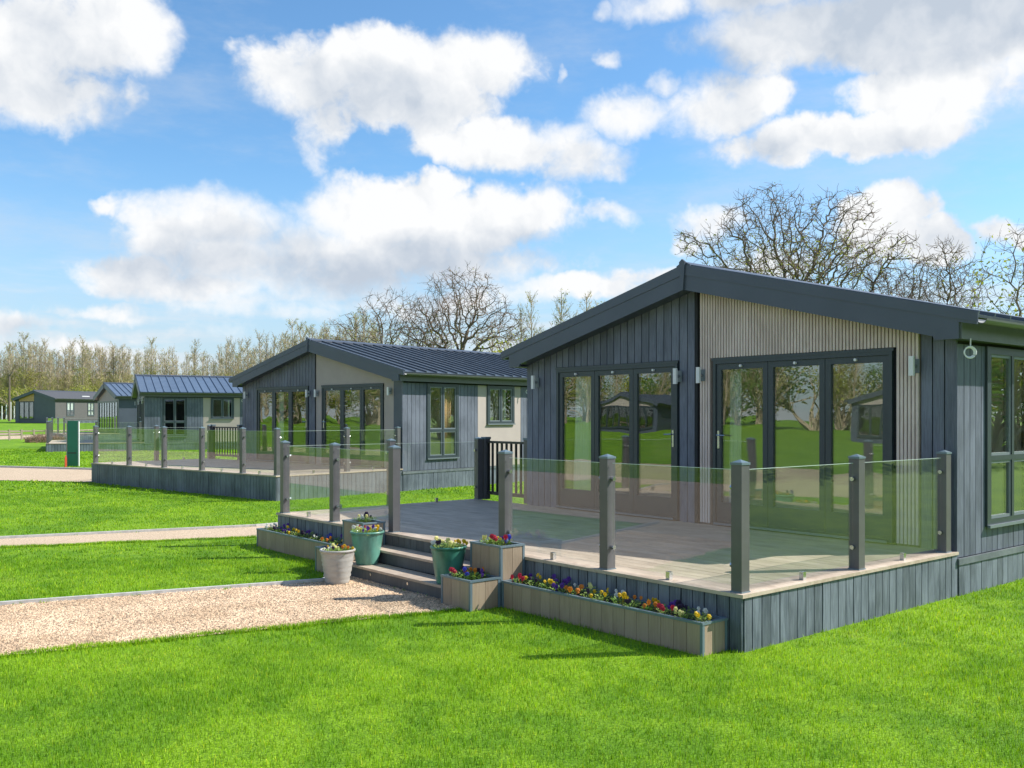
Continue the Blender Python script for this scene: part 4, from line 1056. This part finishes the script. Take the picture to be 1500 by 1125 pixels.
# willow-like yellow-green shrubs in front of the row
def shrub_meshes(seed, leafm, n=3200, size=.13, col='ptwig'):
    rnd = random.Random(seed); mb = MB(); tw = MB(); lobes = [(Vector((rnd.uniform(-1.1, 1.1), rnd.uniform(-1.1, 1.1), rnd.uniform(.9, 2.3))), rnd.uniform(.6, 1.1)) for _ in range(9)]
    for i in range(n):
        c, r = lobes[rnd.randrange(9)]; d = Vector((rnd.gauss(0, 1), rnd.gauss(0, 1), rnd.gauss(0, 1))).normalized(); q = c + d * r * rnd.uniform(.55, 1.08); q.z = max(.1, q.z)
        u = Vector((rnd.gauss(0, 1), rnd.gauss(0, 1), rnd.gauss(0, 1))).normalized(); v = u.cross(d).normalized(); s_ = size * rnd.uniform(.5, 1.2) * .5; b = len(mb.v)
        mb.v += [tuple(q - u * s_), tuple(q + v * s_ * .6), tuple(q + u * s_), tuple(q - v * s_ * .6)]; mb.f.append((b, b + 1, b + 2, b + 3))
    for c, r in lobes:
        for _ in range(6):
            e = c + Vector((rnd.gauss(0, .5), rnd.gauss(0, .5), rnd.gauss(0, .4))) * r; tw.tube([(rnd.uniform(-.15, .15), rnd.uniform(-.15, .15), -.2), tuple(c * .5), tuple(e)], [.05, .03, .01], 3)
    return tw.mesh('stems', M[col]), mb.mesh('leaves', M[leafm])
SH = {'y': [shrub_meshes(1, 'leaf_y', 1500), shrub_meshes(2, 'leaf_y', 1100)], 'g': [shrub_meshes(3, 'leaf_g', 3200, .12)], 'd': [shrub_meshes(4, 'leaf_d', 4000, .12)]}
def shrub(pos, s_, k, label, grp=None, zs=1):
    T = thing('shrub', label, 'shrub', (pos[0], pos[1], terr(*pos)), rp.uniform(0, 6.28), grp); T.scale = (s_, s_, s_ * zs)
    tw_, lf_ = rp.choice(SH[k]); link('stems', tw_, T); link('leaves', lf_, T, kind='stuff')
for x, s_ in ((-20, 1.6), (28, 1.8), (52, 2.1), (75, 1.6), (108, 1.9), (122, 1.6), (170, 1.5), (182, 1.3), (305, 2.0), (322, 1.7), (345, 2.2), (362, 2.0), (385, 2.2), (395, 1.7), (420, 2.3), (440, 1.9), (465, 2.1), (500, 2.2), (530, 2.0), (555, 2.2)):
    shrub(at_px(x, 142 if x < 300 else 128), s_, 'y', 'yellow-green spring shrub at the foot of the far poplar row', 'yellow-green shrubs below the poplars')
for x, D_, s_ in ((735, 80, 2.2), (750, 82, 1.8), (768, 80, 1.6), (1120, 62, 2.0), (1215, 63, 2.3), (1250, 60, 1.9), (1385, 55, 1.8), (1470, 60, 2.1), (640, 84, 1.6)):
    shrub(at_px(x, D_), s_, 'y', 'yellow-green bush showing between bare branches above the near roofs', 'bushes among the near trees', 1.35)
for i, x in enumerate((-30, -12, 5, 20, 40)): shrub(at_px(x, 146), 1.25, 'd', 'low dark green hedge bush below the poplars at the far left edge', 'dark hedge bushes at the far left')
# trees and hedge bushes seen mirrored in the glass: across the road, and to the right of the near lodge
for i in range(50):
    a = (-74 + rp.uniform(-6, 6), -30 + i * 3.5 + rp.uniform(-1, 1)); T = thing('poplar_tree', 'bare poplar standing across the road, mirrored in the lodge doors', 'tree', (a[0], a[1], terr(*a)), i, 'poplars across the road')
    tr_, tw_, lf_ = POP[i % 5]; link('trunk', tr_, T); link('twigs', tw_, T, kind='stuff'); link('leaves', lf_, T, kind='stuff')
for i in range(36): shrub((-80 + rp.uniform(-3, 3), -30 + i * 5), rp.uniform(2.2, 3.2), ('g', 'y', 'y')[i % 3], 'bushy green shrub across the road, mirrored in the doors', 'shrubs across the road')
for i in range(13): shrub((13 + i * 4.2, -15 + rp.uniform(-1.5, 1.5)), rp.uniform(1.3, 2.0), 'g' if i % 3 else 'y', 'leafy bush to the right of the near lodge, mirrored in its side window', 'bushes mirrored in the side window', 1.3)

# ------------------------------------------------------------------ grass blades and pebbles (numpy)
rng = np.random.default_rng(4)
def poly_in(px, py, poly):
    inside = np.zeros(len(px), bool); n = len(poly)
    for i in range(n):
        x1, y1 = poly[i]; x2, y2 = poly[(i + 1) % n]
        c = ((y1 > py) != (y2 > py)); 
        with np.errstate(divide='ignore', invalid='ignore'): xi = (x2 - x1) * (py - y1) / (y2 - y1) + x1
        inside ^= c & (px < xi)
    return inside
path_polys = [P1L + P1R[::-1], [(3.3, 11.1), (.72, 10.99), (-3.16, 12.04), (-6.6, 13.0), (-6.6, 11.9), (-3.38, 10.9), (.11, 9.65), (3.3, 9.6)],
              [(6.2, 27.6), (3.49, 30.6), (1.18, 34.0), (-3.5, 38), (-6.5, 32), (-.2, 27.2), (1.84, 24.7), (5.4, 22.6)], RL + RR[::-1],
              [(-.02, -.02), (15.9, -.02), (15.9, 7.3), (3.9, 7.3), (3.9, 8.66), (-.02, 8.66)], [(-.65, 3.27), (0, 3.27), (0, 5.5), (-.65, 5.5)],
              [(-.35, .13), (0, .13), (0, 3.28), (-.35, 3.28)], [(-.75, 2.76), (-.3, 2.76), (-.3, 3.27), (-.75, 3.27)], [(-.75, 5.5), (-.3, 5.5), (-.3, 6.03), (-.75, 6.03)], [(-.35, 5.5), (0, 5.5), (0, 8.63), (-.35, 8.63)],
              [l2(-3.98, -.02), l2(12, -.02), l2(12, 7.6), l2(0, 7.6), l2(0, 9.4), l2(-3.98, 9.4)], [l2(-.1, -.05), l2(12, -.05), l2(12, 0), l2(-.1, 0)]]
def edge_noise(x, y): return .045 * np.sin(x * 7.3 + y * 3.1) + .035 * np.sin(x * 17.9 - y * 13.3) + .03 * np.sin(y * 29 + x * 5) - .02
def scatter(dmin, dmax, dens, xmargin=.62):
    # uniform over a fan in front of the camera, widened at the sides so that a step aside still sees grass
    A = (dmax ** 2 - dmin ** 2) * xmargin; n = int(A * dens)
    D_ = np.sqrt(rng.uniform(dmin ** 2, dmax ** 2, n)); l = rng.uniform(-xmargin, xmargin, n) * D_
    x = CX + l * math.sin(.876) + D_ * math.cos(.876); y = CY - l * math.cos(.876) + D_ * math.sin(.876)
    e = edge_noise(x, y); keep = np.ones(n, bool)
    for k, pl in enumerate(path_polys):
        keep &= ~poly_in(x + (e if k < 4 else 0), y + (e if k < 4 else 0), pl)
    return x[keep], y[keep]
def npmesh(name, verts, faces, nper, m, tint=None, **kw):
    me = bpy.data.meshes.new(name); nv = len(verts); nf = len(faces)
    me.vertices.add(nv); me.vertices.foreach_set('co', verts.astype(np.float32).ravel())
    me.loops.add(nf * nper); me.loops.foreach_set('vertex_index', faces.astype(np.int32).ravel())
    me.polygons.add(nf); me.polygons.foreach_set('loop_start', np.arange(nf, dtype=np.int32) * nper)
    try: me.polygons.foreach_set('loop_total', np.full(nf, nper, np.int32))
    except Exception: pass
    me.update(calc_edges=True)
    if tint is not None:
        at = me.attributes.new('tint', 'FLOAT_COLOR', 'POINT'); c = np.ones((nv, 4), np.float32); c[:, :3] = tint; at.data.foreach_set('color', c.ravel())
    me.materials.append(m); return link(name, me, **kw)
def terr_np(x, y):
    d = np.hypot(x - CX, y - CY); s = np.maximum(0, d - 30); return .0085 * s + .00004 * s * s
def blades(name, x, y, h0, h1, wd, label):
    n = len(x); z = terr_np(x, y); h = rng.uniform(h0, h1, n) * (1 + .25 * np.sin(x * 2.1) * np.sin(y * 2.7)); a = rng.uniform(0, 2 * np.pi, n); ln = rng.normal(0, .42, n) * h; la = rng.uniform(0, 2 * np.pi, n)
    dx, dy = np.cos(a) * wd / 2, np.sin(a) * wd / 2; lx, ly = np.cos(la) * ln, np.sin(la) * ln
    V = np.empty((n, 5, 3)); V[:, 0] = np.c_[x - dx, y - dy, z - .004]; V[:, 1] = np.c_[x + dx, y + dy, z - .004]
    V[:, 2] = np.c_[x + dx * .75 + lx * .35, y + dy * .75 + ly * .35, z + h * .55]; V[:, 3] = np.c_[x - dx * .75 + lx * .35, y - dy * .75 + ly * .35, z + h * .55]; V[:, 4] = np.c_[x + lx, y + ly, z + h * .98]
    b = np.arange(n)[:, None] * 5; Fc = np.concatenate([b + np.array([[0, 1, 2]]), b + np.array([[0, 2, 3]]), b + np.array([[3, 2, 4]])])
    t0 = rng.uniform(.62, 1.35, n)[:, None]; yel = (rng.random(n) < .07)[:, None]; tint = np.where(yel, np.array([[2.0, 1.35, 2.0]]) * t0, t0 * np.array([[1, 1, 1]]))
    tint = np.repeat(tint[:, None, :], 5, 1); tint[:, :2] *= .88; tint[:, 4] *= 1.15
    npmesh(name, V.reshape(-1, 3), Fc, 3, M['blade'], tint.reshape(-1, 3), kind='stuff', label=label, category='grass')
for (a, b, dn, h0, h1, wd, lab) in ((4.3, 8.0, 3600, .018, .042, .0042, 'short bright green lawn grass in the foreground'), (8.0, 13.0, 1500, .02, .044, .0065, 'mown lawn grass beside the near path and planters'), (13, 24, 420, .02, .042, .012, 'mown lawn grass around the second lodge'), (24, 50, 100, .03, .055, .032, 'mown lawn grass around the far lodges')):
    x, y = scatter(a, b, dn); blades('grass', x, y, h0, h1, wd, lab)
ex = []; ey = []
for line in (P1R, [(.11, 9.65), (-3.38, 10.9), (-6.6, 11.9)], [(-6.5, -6.2), (-6.3, 5)]):
    for a, b in zip(line[:-1], line[1:]):
        L = math.hypot(b[0] - a[0], b[1] - a[1]); n = int(L * 1500); f = rng.random(n); j = rng.normal(.0, .035, n) + .03 * np.sin(f * L * 5) + .02 * np.sin(f * L * 13); nx, ny = -(b[1] - a[1]) / L, (b[0] - a[0]) / L
        ex.append(a[0] + (b[0] - a[0]) * f + nx * j); ey.append(a[1] + (b[1] - a[1]) * f + ny * j)
ex = np.concatenate(ex); ey = np.concatenate(ey); k = ~(poly_in(ex, ey, path_polys[5]) | poly_in(ex, ey, path_polys[6]) | poly_in(ex, ey, path_polys[7]))
blades('grass', ex[k], ey[k], .02, .05, .0055, 'ragged grass fringe creeping over the edges of the gravel paths')
# pebbles on the near path
n = 260000; x = rng.uniform(-6.6, -.6, n); y = rng.uniform(2.8, 6.8, n); k = poly_in(x, y, P1L + P1R[::-1]); x, y = x[k], y[k]
D_ = (x - CX) * math.cos(.876) + (y - CY) * math.sin(.876); l = ((x - CX) * math.sin(.876) - (y - CY) * math.cos(.876)) / D_
k = (np.abs(l) < .66) & (rng.random(len(x)) < np.clip(10.5 / D_ - .35, .2, 1)); x, y = x[k], y[k]; n = len(x)
print('pebbles', n)
r = rng.uniform(.006, .013, n); a = rng.uniform(0, 6.28, n); el_ = rng.uniform(.6, 1.0, n); z0_ = .008 + r * rng.uniform(.0, .45, n)
V = np.empty((n, 6, 3)); ca, sa = np.cos(a) * r, np.sin(a) * r
V[:, 0] = np.c_[x + ca, y + sa, z0_]; V[:, 1] = np.c_[x - sa * el_, y + ca * el_, z0_]; V[:, 2] = np.c_[x - ca, y - sa, z0_]; V[:, 3] = np.c_[x + sa * el_, y - ca * el_, z0_]
V[:, 4] = np.c_[x + rng.normal(0, .2, n) * r, y, z0_ + r * .62]; V[:, 5] = np.c_[x, y, z0_ - r * .5]
b = np.arange(n)[:, None] * 6
Fc = np.concatenate([b + np.array([[i, (i + 1) % 4, 4]]) for i in range(4)])
t0 = rng.uniform(.35, 1.55, n)[:, None]; hue = rng.random(n)[:, None]; tint = t0 * (np.array([[1, 1, 1]]) * (1 - hue * .5) + np.array([[1.12, .9, .78]]) * hue * .5)
npmesh('gravel', V.reshape(-1, 3), Fc, 3, M['pebble'], np.repeat(tint[:, None, :], 6, 1).reshape(-1, 3), kind='stuff', label='loose buff pebbles covering the near gravel path', category='gravel')
